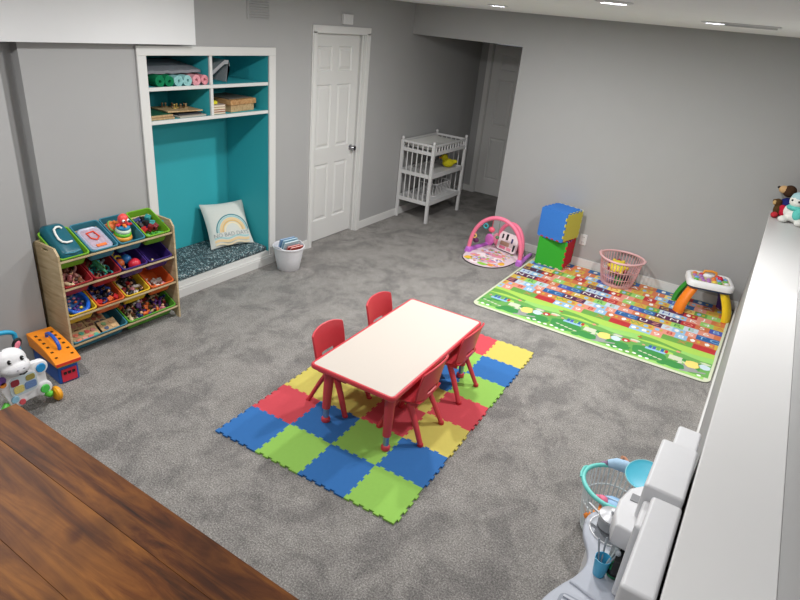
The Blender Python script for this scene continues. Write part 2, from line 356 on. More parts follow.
# pillow, leaning
Mp = {}
def pillow():
    n = 18; W = H = 0.43
    M_pc = fabric((214, 216, 210), 0.04)
    b = MB()
    def shape(sgn):
        g = []
        for i in range(n+1):
            for j in range(n+1):
                u = i/n*2-1; v = j/n*2-1
                th = 0.06*((1-u**2)*(1-v**2))**0.42
                pin = 1-0.07*(1-abs(v)**2)*abs(u)**3; pin2 = 1-0.07*(1-abs(u)**2)*abs(v)**3
                g.append((u*W/2*pin, sgn*th, v*H/2*pin2+H/2))
        return g
    for sgn in (-1, 1):
        fs = []
        for i in range(n):
            for j in range(n):
                a = i*(n+1)+j; f = (a, a+n+1, a+n+2, a+1); fs.append(f if sgn < 0 else f[::-1])
        b.add(shape(sgn), fs)
    p = b.build('pillow', M_pc, angle=80)
    # printed rainbow, lies on the swollen front
    def surf(x, z):
        u = max(-1, min(1, x/(W/2))); v = max(-1, min(1, (z-H/2)/(H/2)))
        return -0.06*((1-u**2)*(1-v**2))**0.42 - 0.0015
    pr = MB(); cols = [(70, 140, 150), (165, 205, 208), (232, 205, 160), (225, 190, 130), (240, 225, 190)]
    mats = [fabric(c, 0.03) for c in cols]
    cx, cz = 0.02, 0.135
    for k, (r0, r1) in enumerate(((0.150, 0.160), (0.132, 0.146), (0.108, 0.128), (0.090, 0.106), (0.072, 0.084))):
        A = []; B2 = []
        for q in range(33):
            a = PI*q/32
            for L_, r in ((A, r0), (B2, r1)):
                x = cx+r*math.cos(a); z = cz+r*math.sin(a); L_.append((x, surf(x, z), z))
        pr.loft([A, B2], closed=False, cap=(False, False), m=k)
    # waves under the words
    for k, (z0, m_, th) in enumerate(((0.075, 1, 0.014), (0.045, 2, 0.022), (0.02, 4, 0.014))):
        A = []; B2 = []
        for q in range(25):
            x = -0.17+0.34*q/24; z = z0+0.008*math.sin(q*0.5)
            A.append((x, surf(x, z), z)); B2.append((x, surf(x, z+th), z+th))
        pr.loft([A, B2], closed=False, cap=(False, False), m=m_)
    mats.append(fabric((150, 158, 160), 0.03))
    t2 = MB().text('NO BAD DAYS', 0.052, Matrix(), 0, 0)
    w2 = [(x+0.0, z+0.108) for x, z, _ in t2.v]
    pr.add([(x, surf(x, z)-0.0005, z) for x, z in w2], t2.f, 5)
    pr.build('rainbow_print', mats, p, smooth=False)
    tb = MB().loft([[(-0.20, 0, 0.03), (-0.20, 0.004, 0.03)], [(-0.235, 0, 0.015), (-0.235, 0.004, 0.012)], [(-0.25, 0.0, -0.002), (-0.25, 0.004, 0.0)]], closed=False, cap=(False, False))
    tb.build('care_tag', fabric((215, 220, 222), 0.02), p, smooth=False)
    return p
p = pillow()
BL = Vector((-1.845, 1.63, 0.18)); BRt = Vector((-1.72, 2.02, 0.185)); TL = Vector((-2.03, 1.69, 0.50))
X = (BRt-BL).normalized(); Z = (TL-BL); Z = (Z - X*Z.dot(X)).normalized(); Y = Z.cross(X)
m = Matrix.Identity(4)
for i in range(3): m[i][0] = X[i]; m[i][1] = Y[i]; m[i][2] = Z[i]; m[i][3] = ((BL+BRt)/2)[i]
p.matrix_world = m; tag(p, 'white throw pillow with a pastel rainbow leaning in the nook corner', 'pillow')

# on the nook shelves
def rollmat(name, M, c, label, L=0.42, r=0.038):
    o = MB(); o.M = Matrix.Rotation(-PI/2, 4, 'Y')
    pts = []; turns = 3.2; n = 80
    inner = [( (0.008+(r-0.010)*k/n)*math.cos(turns*2*PI*k/n), (0.008+(r-0.010)*k/n)*math.sin(turns*2*PI*k/n)) for k in range(n+1)]
    outer = [( (0.0145+(r-0.010)*k/n)*math.cos(turns*2*PI*k/n), (0.0145+(r-0.010)*k/n)*math.sin(turns*2*PI*k/n)) for k in range(n, -1, -1)]
    o.loft([[(p[0], p[1], 0) for p in inner+outer], [(p[0], p[1], L) for p in inner+outer]], cap=(False, False))
    vs = [(p[0], p[1], 0) for p in inner]+[(p[0], p[1], 0) for p in outer[::-1]]
    o.add(vs, [(k, k+1, n+2+k, n+1+k) for k in range(n)])
    q = o.build(name, fabric(c, 0.08), angle=50); place(q, M); tag(q, label, 'rolled mat', 'rolled felt mats on the top left shelf'); return q
zt = 1.665+0.042
for k, (y, c, lab) in enumerate(((0.93, (12, 92, 62), 'dark green rolled mat at the far left end of the row'), (1.018, (22, 128, 84), 'green rolled mat second from the left in the row'), (1.098, (22, 128, 84), 'green rolled mat touching the mint rolls'), (1.178, (150, 205, 205), 'mint rolled mat beside the green rolls'),
                   (1.258, (160, 212, 212), 'mint rolled mat beside the pink rolls'), (1.340, (236, 168, 178), 'pink rolled mat beside the mint rolls'), (1.4185, (228, 150, 160), 'pink rolled mat beside the shelf divider'))):
    rollmat("rolled_mat", TR(-1.60-(0.06 if k == 0 else 0), y, zt-0.002) @ Matrix.Rotation(k*0.7, 4, "X"), c, lab, r=0.038 if k < 6 else 0.034)

def blanket(name, pts, z0, w, th, col, lab, M, cat='blanket'):
    b = MB(); rings = []
    n = len(pts)
    for k in range(13):
        y = -w/2+w*k/12; wob = 0.006*math.sin(k*1.3)
        up = [(x, y, z+wob*math.sin(i*1.1+k)) for i, (x, z) in enumerate(pts)]
        lo = [(x, y, z-th+wob*math.sin(i*1.1+k)) for i, (x, z) in enumerate(pts)][::-1]
        rings.append(up+lo)
    b.loft(rings); o = b.build(name, fabric(col, 0.15), angle=70); place(o, M); return tag(o, lab, cat)
blanket('folded_blanket', [(-0.45, 0.05), (-0.36, 0.055), (-0.25, 0.045), (-0.12, 0.03), (-0.03, 0.014)], 0, 0.52, 0.02, (132, 132, 138), 'grey folded blanket lying on top of the coloured mat rolls', TR(-1.62, 1.165, 1.758))
blanket('grey_cloth', [(-0.215, 0.045), (-0.15, 0.075), (-0.09, 0.115), (-0.03, 0.150), (0.012, 0.150), (0.022, 0.11), (0.0, 0.05), (-0.012, 0.012)], 0, 0.26, 0.030, (160, 161, 164), 'grey arched cloth bundle on the top right nook shelf', TR(-1.78, 1.70, 1.667+0.022, rz=PI/2))
def book(name, d, cover, pages, M, lab, group=None, cat='book'):
    w, l, h = d
    o = MB().box((-w/2, -l/2, 0), (w/2, l/2, 0.003)).box((-w/2, -l/2, h-0.003), (w/2, l/2, h)).box((-w/2, -l/2, 0), (-w/2+0.003, l/2, h)).build(name, plastic(cover, 0.5), smooth=False)
    MB().box((-w/2+0.003, -l/2+0.004, 0.003), (w/2-0.004, l/2-0.004, h-0.003)).build('pages', plastic(pages, 0.8), o, smooth=False)
    place(o, M); return tag(o, lab, cat, group)
M_ply = mat_wood((150, 120, 84), (190, 158, 115), (214, 186, 146), (3, 30, 30), knots=False, name='light_wood', rough=0.6)
def board(name, d, M, lab, mat=None, cat='board', group=None, pegs=None, topmat=None):
    w, l, h = d
    o = MB().box((-w/2, -l/2, 0), (w/2, l/2, h)).build(name, mat or M_ply, bevel=0.002); place(o, M); tag(o, lab, cat, group)
    if topmat: MB().box((-w/2+0.008, -l/2+0.008, h), (w/2-0.008, l/2-0.008, h+0.002)).build('printed_top', topmat, o, smooth=False)
    for (x, y, c) in pegs or []:
        MB().lathe([(0.018, 0), (0.016, 0.006), (0.005, 0.010), (0.005, 0.022), (0.009, 0.027), (0.007, 0.034), (0, 0.036)], (x, y, h), n=12).build('peg', plastic(c, 0.5), o)
    return o
zs = 1.434
def stack(items, z):
    for f in items: z = f(z)
    return z
board('tray_puzzle', (0.30, 0.22, 0.014), TR(-1.76, 1.02, zs), 'bottom wooden puzzle board on the lower left nook shelf')
board('tray_puzzle', (0.30, 0.21, 0.016), TR(-1.77, 1.015, zs+0.0155, rz=0.05), 'green topped wooden puzzle board on the lower left nook shelf', topmat=plastic((40, 96, 70)))
board('tray_puzzle', (0.26, 0.26, 0.012), TR(-1.74, 1.30, zs, rz=0.03), 'thin pale board under the tilted peg puzzle', mat=plastic((176, 168, 156), 0.6))
board('tray_puzzle', (0.24, 0.22, 0.010), TR(-1.76, 1.30, zs+0.0135), 'black board under the tilted peg puzzle', mat=plastic((44, 46, 52), 0.6))
pg = [(rnd.uniform(-.09, .09), rnd.uniform(-.11, .11), rnd.choice([(150, 120, 80), (120, 90, 60), (70, 110, 100), (170, 140, 70)])) for _ in range(9)]
board('peg_puzzle', (0.27, 0.30, 0.010), TR(-1.77, 1.27, zs+0.034, ry=-0.03, rz=-0.12), 'wooden peg puzzle lying crooked on the lower left nook shelf', pegs=pg, cat='puzzle')
for k, (c, l) in enumerate((((190, 150, 120), 'bottom book of the small stack beside the wooden box'), ((150, 40, 40), 'dark red book in the small stack beside the wooden box'), ((205, 180, 140), 'tan book in the small stack beside the wooden box'), ((180, 160, 150), 'top book of the small stack beside the wooden box'))):
    book('book', (0.16, 0.15, 0.017), c, (220, 210, 190), TR(-1.70, 1.565, zs+k*0.0185, rz=0.04*(k % 2)), l, 'small books stacked on the lower right nook shelf')
o = MB().cbox((0, 0, 0.012), (0.05, 0.075, 0.022))
for i in range(2):
    for j in range(3): o.lathe([(0.009, 0.023), (0.009, 0.028)], (-0.012+i*0.024, -0.024+j*0.024, 0), n=12)
o = o.build('toy_brick', plastic((214, 205, 40)), bevel=0.002); place(o, TR(-1.66, 1.53, zs+0.075)); tag(o, 'small yellow studded brick on the little stack of books', 'toy brick')
t = thing('wooden_box', 'pale wooden box with an overhanging lid on the lower right nook shelf', 'box', (-1.80, 1.835, zs), rz=0.10)
MB().box((-0.16, -0.14, 0), (0.15, 0.15, 0.055)).build('box_body', M_ply, t, bevel=0.002)
MB().box((-0.17, -0.15, 0.056), (0.16, 0.17, 0.098)).build('lid', mat_wood((140, 100, 62), (188, 140, 92), (208, 168, 120), (3, 30, 30), knots=False, name='tan_wood'), t, bevel=0.003)
MB().box((-0.15, -0.13, 0.0985), (0.12, 0.13, 0.104)).build('lid_inset', plastic((96, 90, 84), 0.6), t)

# ------------------------------------------------------------ white basket of books
t = thing('plastic_basket', 'small round white basket of books on the carpet between nook and door', 'basket', (-1.355, 2.12, 0))
b = MB(); b.lathe([(0.098, 0.0), (0.104, 0.006), (0.125, 0.12), (0.142, 0.215), (0.149, 0.220), (0.151, 0.232), (0.143, 0.236), (0.137, 0.228), (0.120, 0.12), (0.100, 0.010)], n=40, cap=(True, True))
b.build('tub', plastic((222, 222, 226), 0.5), t)
for s in (-1, 1):
    MB().tube([(0.143*math.cos(R(s*90+a)), 0.143*math.sin(R(s*90+a)), 0.232+0.016*math.cos(R(a*4))) for a in range(-22, 23, 4)], 0.005).build('handle', plastic((222, 222, 226), 0.5), t)
for k, (dx, dy, rz, ry, c, pc, lab) in enumerate(((-0.050, 0.01, -0.2, 1.28, (120, 160, 200), (230, 235, 240), 'pale blue picture book at the back of the white basket'), (-0.020, 0.01, -0.18, 1.2, (150, 190, 210), (230, 235, 240), 'light blue speckled book in the middle of the white basket'),
        (0.012, -0.0, -0.15, 1.2, (190, 215, 225), (235, 235, 235), 'white and blue book in the white basket'), (0.045, -0.01, -0.2, 1.15, (188, 52, 46), (235, 225, 220), 'red book at the front of the white basket'), (0.075, -0.005, -0.2, 1.1, (205, 90, 80), (235, 225, 220), 'rose coloured book at the front rim of the white basket'))):
    book('book', (0.20 if k < 2 else 0.17, 0.165 if k < 3 else 0.14, 0.014), c, pc, TR(-1.355+dx, 2.13+dy, 0.17 if k > 2 else 0.195, rz=rz) @ Matrix.Rotation(-ry, 4, 'Y'), lab, 'books in the white basket')

# ------------------------------------------------------------ closet handle done; changing table
t = thing('changing_table', 'white wooden changing table with spindle sides standing against the left wall', 'changing table', (-1.555, 4.34, 0))
LX, LY = 0.43, 0.83
for i, (x, y) in enumerate(((0, 0), (LX, 0), (0, LY), (LX, LY))):
    b = MB().at(x, y, 0); b.cbox((0, 0, 0.475), (0.035, 0.035, 0.95)); b.lathe([(0.012, 0.95), (0.018, 0.962), (0.020, 0.975), (0.014, 0.988), (0, 0.993)], n=14)
    b.build('leg', M_white, t, bevel=0.003)
for z, nm in ((0.23, 'lower_shelf'), (0.56, 'middle_shelf')):
    s = MB().box((0.018, 0.018, z), (LX-0.018, LY-0.018, z+0.015)).build(nm, M_white, t)
    for x in (0, LX): MB().box((x-0.009, 0.018, z-0.01), (x+0.009, LY-0.018, z+0.045)).build('rail', M_white, s, bevel=0.002)
    for y in (0, LY): MB().box((0.018, y-0.009, z-0.01), (LX-0.018, y+0.009, z+0.035)).build('rail', M_white, s, bevel=0.002)
tray = MB().box((0.018, 0.018, 0.835), (LX-0.018, LY-0.018, 0.85)).build('top_tray', M_white, t)
for x in (0, LX): MB().box((x-0.009, 0.018, 0.825), (x+0.009, LY-0.018, 0.865)).build('rail', M_white, tray, bevel=0.002); MB().box((x-0.009, 0.018, 0.925), (x+0.009, LY-0.018, 0.95)).build('rail', M_white, tray, bevel=0.002)
for y in (0, LY): MB().box((0.018, y-0.009, 0.825), (LX-0.018, y+0.009, 0.865)).build('rail', M_white, tray, bevel=0.002); MB().box((0.018, y-0.009, 0.925), (LX-0.018, y+0.009, 0.95)).build('rail', M_white, tray, bevel=0.002)
for x in (0, LX):
    for k in range(11): MB().lathe([(0.007, 0.86), (0.009, 0.895), (0.007, 0.93)], (x, 0.018+(LY-0.036)*(k+0.7)/11.4, 0), n=8).build('spindle', M_white, tray)
for y in (0, LY):
    for k in range(5):
        MB().lathe([(0.007, 0.86), (0.009, 0.895), (0.007, 0.93)], (0.018+(LX-0.036)*(k+0.9)/5.8, y, 0), n=8).build('spindle', M_white, tray)
        MB().lathe([(0.006, 0.26), (0.008, 0.41), (0.006, 0.56)], (0.018+(LX-0.036)*(k+0.9)/5.8, y, 0), n=8).build('spindle', M_white, t)
        MB().lathe([(0.006, 0.58), (0.008, 0.70), (0.006, 0.83)], (0.018+(LX-0.036)*(k+0.9)/5.8, y, 0), n=8).build('spindle', M_white, t)
b = MB(); prof = rrect(0.37, 0.74, 0.05)
b.loft([[(p[0]*k, p[1]*k, z+0.045*(abs(p[0]*k)/0.185)**2) for p in prof] for k, z in ((0.95, 0), (1, 0.01), (1, 0.035), (0.9, 0.045), (0.5, 0.03), (0.1, 0.028))])
o = b.build('changing_pad', fabric((222, 222, 218), 0.03), angle=70); place(o, TR(-1.555+LX/2, 4.34+LY/2, 0.853)); tag(o, 'white contoured changing pad in the top tray of the changing table', 'pad')
def plush(name, parts, M, lab, cat='soft toy', vox=0.006, kids=(), group=None):
    b = MB()
    for c, r in parts[1]: b.ball(c, r, 14)
    o = b.build(name, fabric(parts[0], 0.15), remesh=vox); place(o, M); tag(o, lab, cat, group)
    for nm, col, balls in kids:
        q = MB()
        for c, r in balls: q.ball(c, r, 12)
        q.build(nm, plastic(col, 0.5) if nm in ('eye', 'nose') else fabric(col, 0.1), o)
    return o
plush('toy_duck', ((206, 196, 40), [((0, 0, 0.045), (0.045, 0.06, 0.042)), ((0, -0.04, 0.095), 0.034), ((0, 0.06, 0.06), (0.02, 0.03, 0.02))]), TR(-1.25, 4.99, 0.577, rz=-0.9, s=1.35), 'yellow rubber duck on the middle shelf of the changing table', 'toy duck', kids=[('beak', (230, 140, 30), [((0, -0.078, 0.09), (0.015, 0.014, 0.006))]), ('eye', (20, 20, 20), [((0.016, -0.066, 0.105), 0.005), ((-0.016, -0.066, 0.105), 0.005)])])
b = MB()
for i in range(9):
    for s_ in (-1, 1): b.tube([(s_*0.11, -0.16+i*0.04, 0.0), (s_*0.125, -0.17+i*0.0425, 0.16)], 0.004, n=6)
for i in range(5):
    for s_ in (-1, 1): b.tube([(-0.08+i*0.04, s_*0.175, 0.0), (-0.09+i*0.045, s_*0.19, 0.16)], 0.004, n=6)
b.loft([[(x, y, 0) for x, y in rrect(0.23, 0.36, 0.03)], [(x, y, 0.008) for x, y in rrect(0.23, 0.36, 0.03)]])
o = b.build('wire_basket', M_white)
MB().tube([(x, y, 0.163) for x, y in rrect(0.255, 0.39, 0.03)], 0.006, loop=True, n=8).build('rim', M_white, o)
place(o, TR(-1.34, 4.86, 0.2465)); tag(o, 'white slatted basket on the bottom shelf of the changing table', 'basket')

# ------------------------------------------------------------ toy shelf with slanted bins
M_bw = mat_wood((160, 140, 106), (188, 168, 132), (204, 186, 152), (2, 2, 18), knots=False, name='beech', rough=0.55)
SV0, SV1, SF, SB = -0.068, 0.805, -1.285, -1.555
t = thing('toy_organizer', 'light wooden toy organizer frame with four tilted rows of colourful bins', 'toy shelf', (SF, (SV0+SV1)/2, 0))
def lp(x, y, z): return (x-SF, y-(SV0+SV1)/2, z)
for i, (y0, y1) in enumerate(((SV0, SV0+0.014), (SV1-0.014, SV1))):
    b = MB(); yl0 = y0-(SV0+SV1)/2; yl1 = y1-(SV0+SV1)/2
    prof = [(0.0, 0), (0.0, 0.745), (-0.035, 0.79), (-0.235, 0.79), (-0.27, 0.765), (-0.27, 0), (-0.23, 0.0), (-0.20, 0.03), (-0.06, 0.03), (-0.035, 0)]
    hole = [(-0.10, 0.748), (-0.10, 0.768), (-0.17, 0.768), (-0.17, 0.748)]
    # panel with a hand slot: frame around the slot built as one bmesh fill
    bm = bmesh.new()
    for loop in (prof, hole):
        vs = [bm.verts.new((x, yl0, z)) for x, z in loop]
        for k in range(len(vs)): bm.edges.new((vs[k], vs[(k+1) % len(vs)]))
    bmesh.ops.triangle_fill(bm, use_beauty=True, use_dissolve=False, edges=bm.edges[:])
    g = bmesh.ops.extrude_face_region(bm, geom=bm.faces[:])
    bmesh.ops.translate(bm, verts=[v for v in g['geom'] if isinstance(v, bmesh.types.BMVert)], vec=(0, yl1-yl0, 0))
    bmesh.ops.recalc_face_normals(bm, faces=bm.faces[:])
    me = bpy.data.meshes.new('side_panel'); bm.to_mesh(me); bm.free(); me.materials.append(M_bw)
    o = bpy.data.objects.new('side_panel', me); C.objects.link(o); o.parent = t
hy = (SV1-SV0)/2-0.014
ROWZ = [0.708, 0.515, 0.310, 0.105]
TH = R(27); DEP = 0.265
for z in ROWZ:
    MB().box((-0.020, -hy, z-0.018), (-0.006, hy, z-0.006)).build('front_rail', M_bw, t, bevel=0.002)
    MB().tube([(-0.235, -hy, z+0.075), (-0.235, hy, z+0.075)], 0.007).build('rear_dowel', M_bw, t)
def bin_M(y, row): # local: x along the wall, y from the front lip to the back, z out of the opening
    z = ROWZ[row]+0.008
    m = Matrix.Identity(4)
    ax = Vector((0, 1, 0)); ay = Vector((-math.cos(TH), 0, math.sin(TH))); az = Vector((math.sin(TH), 0, math.cos(TH)))
    for i in range(3): m[i][0] = ax[i]; m[i][1] = ay[i]; m[i][2] = az[i]
    m[0][3] = SF-0.006; m[1][3] = y; m[2][3] = z
    return m
BH = 0.105
BINS = {}
def make_bin(w, c):
    key = (w, c)
    if key in BINS: return None
    b = MB(); r = 0.022
    def ring(k, z, e=0.0): # k shrink
        return [(x, y+DEP/2, z) for x, y in rrect(w-0.008-2*k, DEP-2*k, max(0.006, r-k*0.3), 4)]
    b.loft([ring(0.016, -BH), ring(0.006, -0.012), ring(0.0, -0.011), ring(0, 0), ring(0.008, 0), ring(0.010, -0.012), ring(0.019, -BH+0.004)])
    return b
cG, cT, cR, cP, cY, cO = (112, 170, 40), (52, 120, 140), (150, 32, 40), (58, 38, 112), (216, 178, 40), (214, 98, 44)
ROWS = [[(cG, 'green bin holding the teal case at the left of the top row'), (cT, 'teal bin holding the clear lidded box in the top row'), (cT, 'teal bin holding the stacked octopus toy in the top row'), (cG, 'green bin with dark toy cars at the right of the top row')],
        [(cR, 'dark red bin at the left end of the second row'), (cR, 'dark red bin with the green dinosaur in the second row'), (cP, 'purple bin with the red and blue balls in the second row'), (cP, 'nearly empty purple bin at the right of the second row')],
        [(cY, 'yellow bin holding the big blue ring at the left of the third row'), (cO, 'orange bin with dark blue toys in the third row'), (cY, 'yellow bin with red and black toys in the third row'), (cO, 'orange bin with few pale toys at the right of the third row')]]
PIT = 0.2095
def by(k): return SV0+0.0155+PIT*(k+0.5)
for r_, row in enumerate(ROWS):
    for k, (c, lab) in enumerate(row):
        o = make_bin(PIT, c).build('storage_bin', plastic(c, 0.4, 0.5)); BINS = {}
        o.matrix_world = bin_M(by(k), r_); tag(o, lab, 'bin', 'slanted plastic bins of the toy shelf')
for k, (c, lab) in enumerate(((cT, 'wide teal bin of wooden puzzles at the left of the bottom row'), ((88, 160, 50), 'wide green bin full of small figures in the bottom row'))):
    o = make_bin(PIT*2, c).build('storage_bin', plastic(c, 0.4, 0.5)); BINS = {}
    o.matrix_world = bin_M(SV0+0.0155+PIT*(1+2*k), 3); tag(o, lab, 'bin', 'slanted plastic bins of the toy shelf')

# ---- small toys (each an object of its own)
def t_block(c):
    b = MB().cbox((0, 0, 0), (0.036, 0.036, 0.026))
    for i in (-1, 1):
        for j in (-1, 1): b.lathe([(0.006, 0.013), (0.006, 0.018)], (i*0.009, j*0.009, 0), n=10)
    return 'toy_block', b, c, 0.002, []
def t_car(c):
    b = MB().loft([[(x, y, z) for x, y in rrect(0.066*k, 0.032*k2, 0.008, 3)] for k, k2, z in ((0.9, 0.9, -0.012), (1, 1, -0.006), (1, 1, 0.002), (0.68, 0.85, 0.006), (0.5, 0.7, 0.017))])
    k = [('wheel', (25, 25, 28), [MB().tube([(x, -0.018, -0.011), (x, -0.012, -0.011)], 0.0085, 12), MB().tube([(x, 0.012, -0.011), (x, 0.018, -0.011)], 0.0085, 12)]) for x in (-0.02, 0.02)]
    return 'toy_car', b, c, 0, [(n, cc, q) for n, cc, L_ in k for q in L_]
def t_ball(c): return 'toy_ball', MB().ball((0, 0, 0), 0.034, 20), c, 0, []
def t_figure(c):
    b = MB().loft([[(0.013*k*math.cos(a*PI/5), 0.010*k*math.sin(a*PI/5), z) for a in range(10)] for k, z in ((0.9, -0.025), (1.1, -0.01), (1.2, 0.008), (0.7, 0.014))])
    for s in (-1, 1): b.tube([(s*0.012, 0, 0.010), (s*0.021, -0.004, -0.004), (s*0.020, -0.012, -0.014)], [0.0045, 0.004, 0.0035], 7)
    return 'toy_figure', b, c, 0, [('head', (226, 178, 140), MB().ball((0, 0, 0.024), (0.0115, 0.0115, 0.013), 12)), ('hair', (60, 36, 24), MB().ball((0, 0.003, 0.029), (0.0122, 0.0115, 0.010), 10))]
def t_ring(c): return 'toy_ring', MB().tube([(0.024*math.cos(a*PI/10), 0.024*math.sin(a*PI/10), 0) for a in range(20)], 0.007, 8, loop=True), c, 0, []
def t_animal(c):
    b = MB().ball((0, 0, 0), (0.028, 0.014, 0.015), 12).ball((0.030, 0, 0.014), (0.013, 0.010, 0.011), 10).tube([(0.018, 0, 0.004), (0.028, 0, 0.012)], 0.008, 8)
    for x in (-0.016, 0.016):
        for y in (-0.008, 0.008): b.tube([(x, y, 0), (x, y, -0.024)], [0.006, 0.004], 7)
    b.tube([(-0.026, 0, 0.004), (-0.038, 0, 0.0)], [0.003, 0.002], 6)
    return 'toy_animal', b, c, 0, [('ear', c, MB().ball((0.026, s*0.008, 0.026), (0.003, 0.004, 0.005), 8)) for s in (-1, 1)]
KN = {'toy_block': 'studded block', 'toy_car': 'little car', 'toy_ball': 'ball', 'toy_figure': 'small figure', 'toy_ring': 'ring', 'toy_animal': 'little animal'}
CN = {'red': (196, 40, 44), 'dark red': (130, 28, 36), 'blue': (44, 92, 176), 'dark blue': (26, 40, 104), 'green': (70, 160, 64), 'yellow': (226, 196, 60), 'orange': (226, 110, 50), 'purple': (100, 56, 140), 'pink': (222, 140, 150), 'white': (216, 212, 205), 'black': (36, 32, 36), 'brown': (120, 76, 52), 'teal': (50, 150, 150), 'cream': (220, 200, 160), 'dull pink': (176, 120, 112), 'grey': (128, 128, 130)}
PROTO = {}; LBL = {}
def small(fn, cname, M, where, grp):
    key = (fn.__name__, cname)
    nm, b, c, bev, kids = fn(CN[cname])
    if key not in PROTO:
        o = b.build(nm, plastic(c, 0.4, 0.5), bevel=bev)
        for n2, c2, q in kids: q.build(n2, plastic(c2, 0.5), o)
        PROTO[key] = o
    else:
        src = PROTO[key]; o = src.copy(); C.objects.link(o)
        for ch in src.children:
            d = ch.copy(); C.objects.link(d); d.parent = o
    o.matrix_world = M
    return tag(o, '%s %s %s' % (cname, KN[nm], where.replace('in the dark red bin at the left end', 'in the dark red bin at the left')), 'toy', grp)
def fill(BM, w, d, cols, kinds, where, grp, nx, ny, z0=-0.07, seed=0, zr=0.012, tilt=0.6, s=1.0, y0=0.03, layers=1):
    rr = random.Random(seed)
    for L_ in range(layers):
        for i in range(nx):
            for j in range(ny):
                x = -w/2+w*(i+0.5)/nx+rr.uniform(-.006, .006); y = y0+d*(j+0.5)/ny+rr.uniform(-.006, .006)
                M = BM @ TR(x, y, z0+L_*0.026+rr.uniform(0, zr), rr.uniform(0, 6.3), rr.uniform(-tilt, tilt), rr.uniform(-tilt, tilt), s*rr.uniform(0.85, 1.1))
                small(rr.choice(kinds), rr.choice(cols), M, where, grp)
BMs = {(k, r_): bin_M(by(k), r_) for k in range(4) for r_ in range(3)}
# top row
B0 = BMs[(0, 0)]
t = thing('carry_case', 'dark teal carrying case with a white handle sticking out of a green bin', 'case', M=B0 @ TR(-0.005, 0.150, -0.02, rx=0.12))
b = MB().loft([[(x*k, y, z) for x, y in rrect(0.150, 0.29*k, 0.035, 3)] for k, z in ((0.88, -0.045), (0.96, -0.03), (1, -0.005), (1, 0.022), (0.80, 0.052), (0.76, 0.054))])
b.build('case_shell', plastic((18, 92, 108), 0.35, 0.5), t, angle=60)
MB().tube([(0.0+x, y, 0.054+z) for x, y, z in ((0.035, 0.075, 0.0), (0.022, 0.083, 0.010), (0.0, 0.083, 0.013), (-0.022, 0.068, 0.013), (-0.032, 0.03, 0.013), (-0.034, -0.01, 0.013), (-0.026, -0.035, 0.013), (-0.004, -0.048, 0.013), (0.02, -0.046, 0.010), (0.038, -0.038, 0.0))], 0.007, 10, m=0).build('handle', plastic((230, 232, 228), 0.4), t)
MB().tube([(-0.05, -0.115, 0.053), (0.0, -0.125, 0.055), (0.05, -0.115, 0.053)], 0.005, 8).build('latch', plastic((60, 130, 150), 0.3), t)
B1 = BMs[(1, 0)]
t = thing('lidded_box', 'pale translucent box with a pink and orange lid picture in a teal bin', 'box', M=B1 @ TR(0, 0.12, -0.045, rx=-0.03))
MB().loft([[(x, y, z) for x, y in rrect(0.15*k, 0.20*k, 0.035, 5)] for k, z in ((0.88, -0.045), (1, 0.02))]).build('box_body', plastic((196, 182, 190), 0.25, 0.5, trans=0.3), t, angle=60)
l = MB().loft([[(x, y, z) for x, y in rrect(0.16*k, 0.215*k, 0.042, 6)] for k, z in ((1, 0.02), (1.0, 0.029), (0.94, 0.034), (0.92, 0.031))]).build('lid', plastic((172, 180, 200), 0.3), t, angle=60)
MB().loft([[(x, y, z) for x, y in rrect(0.125, 0.175, 0.03, 6)] for z in (0.0312, 0.0325)]).build('lid_panel', plastic((176, 160, 176), 0.3, var=0.4, scale=45), l)
MB().tube([(-0.03, 0.05, 0.036), (0.02, 0.055, 0.038), (0.03, 0.0, 0.038), (0.0, -0.025, 0.038), (-0.03, 0.0, 0.038)], 0.006, 8, loop=True).build('crab_outline', plastic((226, 82, 60)), l)
MB().cbox((0.0, -0.075, 0.036), (0.07, 0.022, 0.008)).build('clasp', plastic((232, 120, 60)), t, bevel=0.003)
B2 = BMs[(2, 0)]
t = thing('octopus_stacker', 'coloured octopus stacking toy with a red headed top in a teal bin', 'stacking toy', M=B2 @ TR(0.0, 0.12, -0.06, rx=-0.25))
for k, (r_, z, c, nm) in enumerate(((0.068, 0.0, (228, 160, 60), 'base_ring'), (0.060, 0.028, (110, 200, 60), 'ring'), (0.056, 0.052, (200, 220, 200), 'ring'), (0.050, 0.078, (40, 140, 190), 'ring'))):
    MB().tube([(r_*0.62*math.cos(a*PI/12), r_*0.62*math.sin(a*PI/12)-0.01, z) for a in range(24)], r_*0.32, 10, loop=True).build(nm, plastic(c, 0.35, 0.5), t)
hd = MB().ball((0, -0.005, 0.135), (0.036, 0.034, 0.040), 20).build('head', plastic((232, 78, 76), 0.35, 0.5), t)
for s in (-1, 1):
    MB().ball((s*0.016, -0.034, 0.138), 0.0105, 12).build('eye', plastic((240, 240, 240), 0.3), hd); MB().ball((s*0.016, -0.0435, 0.139), 0.005, 10).build('pupil', M_black, hd)
for a in range(6):
    an = a*PI/3+0.3
    MB().tube([(0.02*math.cos(an), 0.02*math.sin(an), 0.105), (0.045*math.cos(an), 0.045*math.sin(an), 0.098), (0.058*math.cos(an), 0.058*math.sin(an), 0.108)], [0.013, 0.011, 0.008], 8).build('tentacle', plastic((224, 60, 70) if a % 2 else (234, 130, 60), 0.4), hd)
o = MB().ball((0, 0, 0), 0.040, 20).build('toy_ball', plastic((226, 120, 60), 0.4)); MB().tube([(0.0385*math.cos(a*PI/14), 0.0385*math.sin(a*PI/14), 0.008) for a in range(28)], 0.005, 8, loop=True).build('stripe', plastic((110, 180, 90)), o)
o.matrix_world = B2 @ TR(-0.04, 0.19, -0.025, ry=0.5, rx=0.4); tag(o, 'orange ball with a green stripe behind the octopus stacker', 'toy ball')
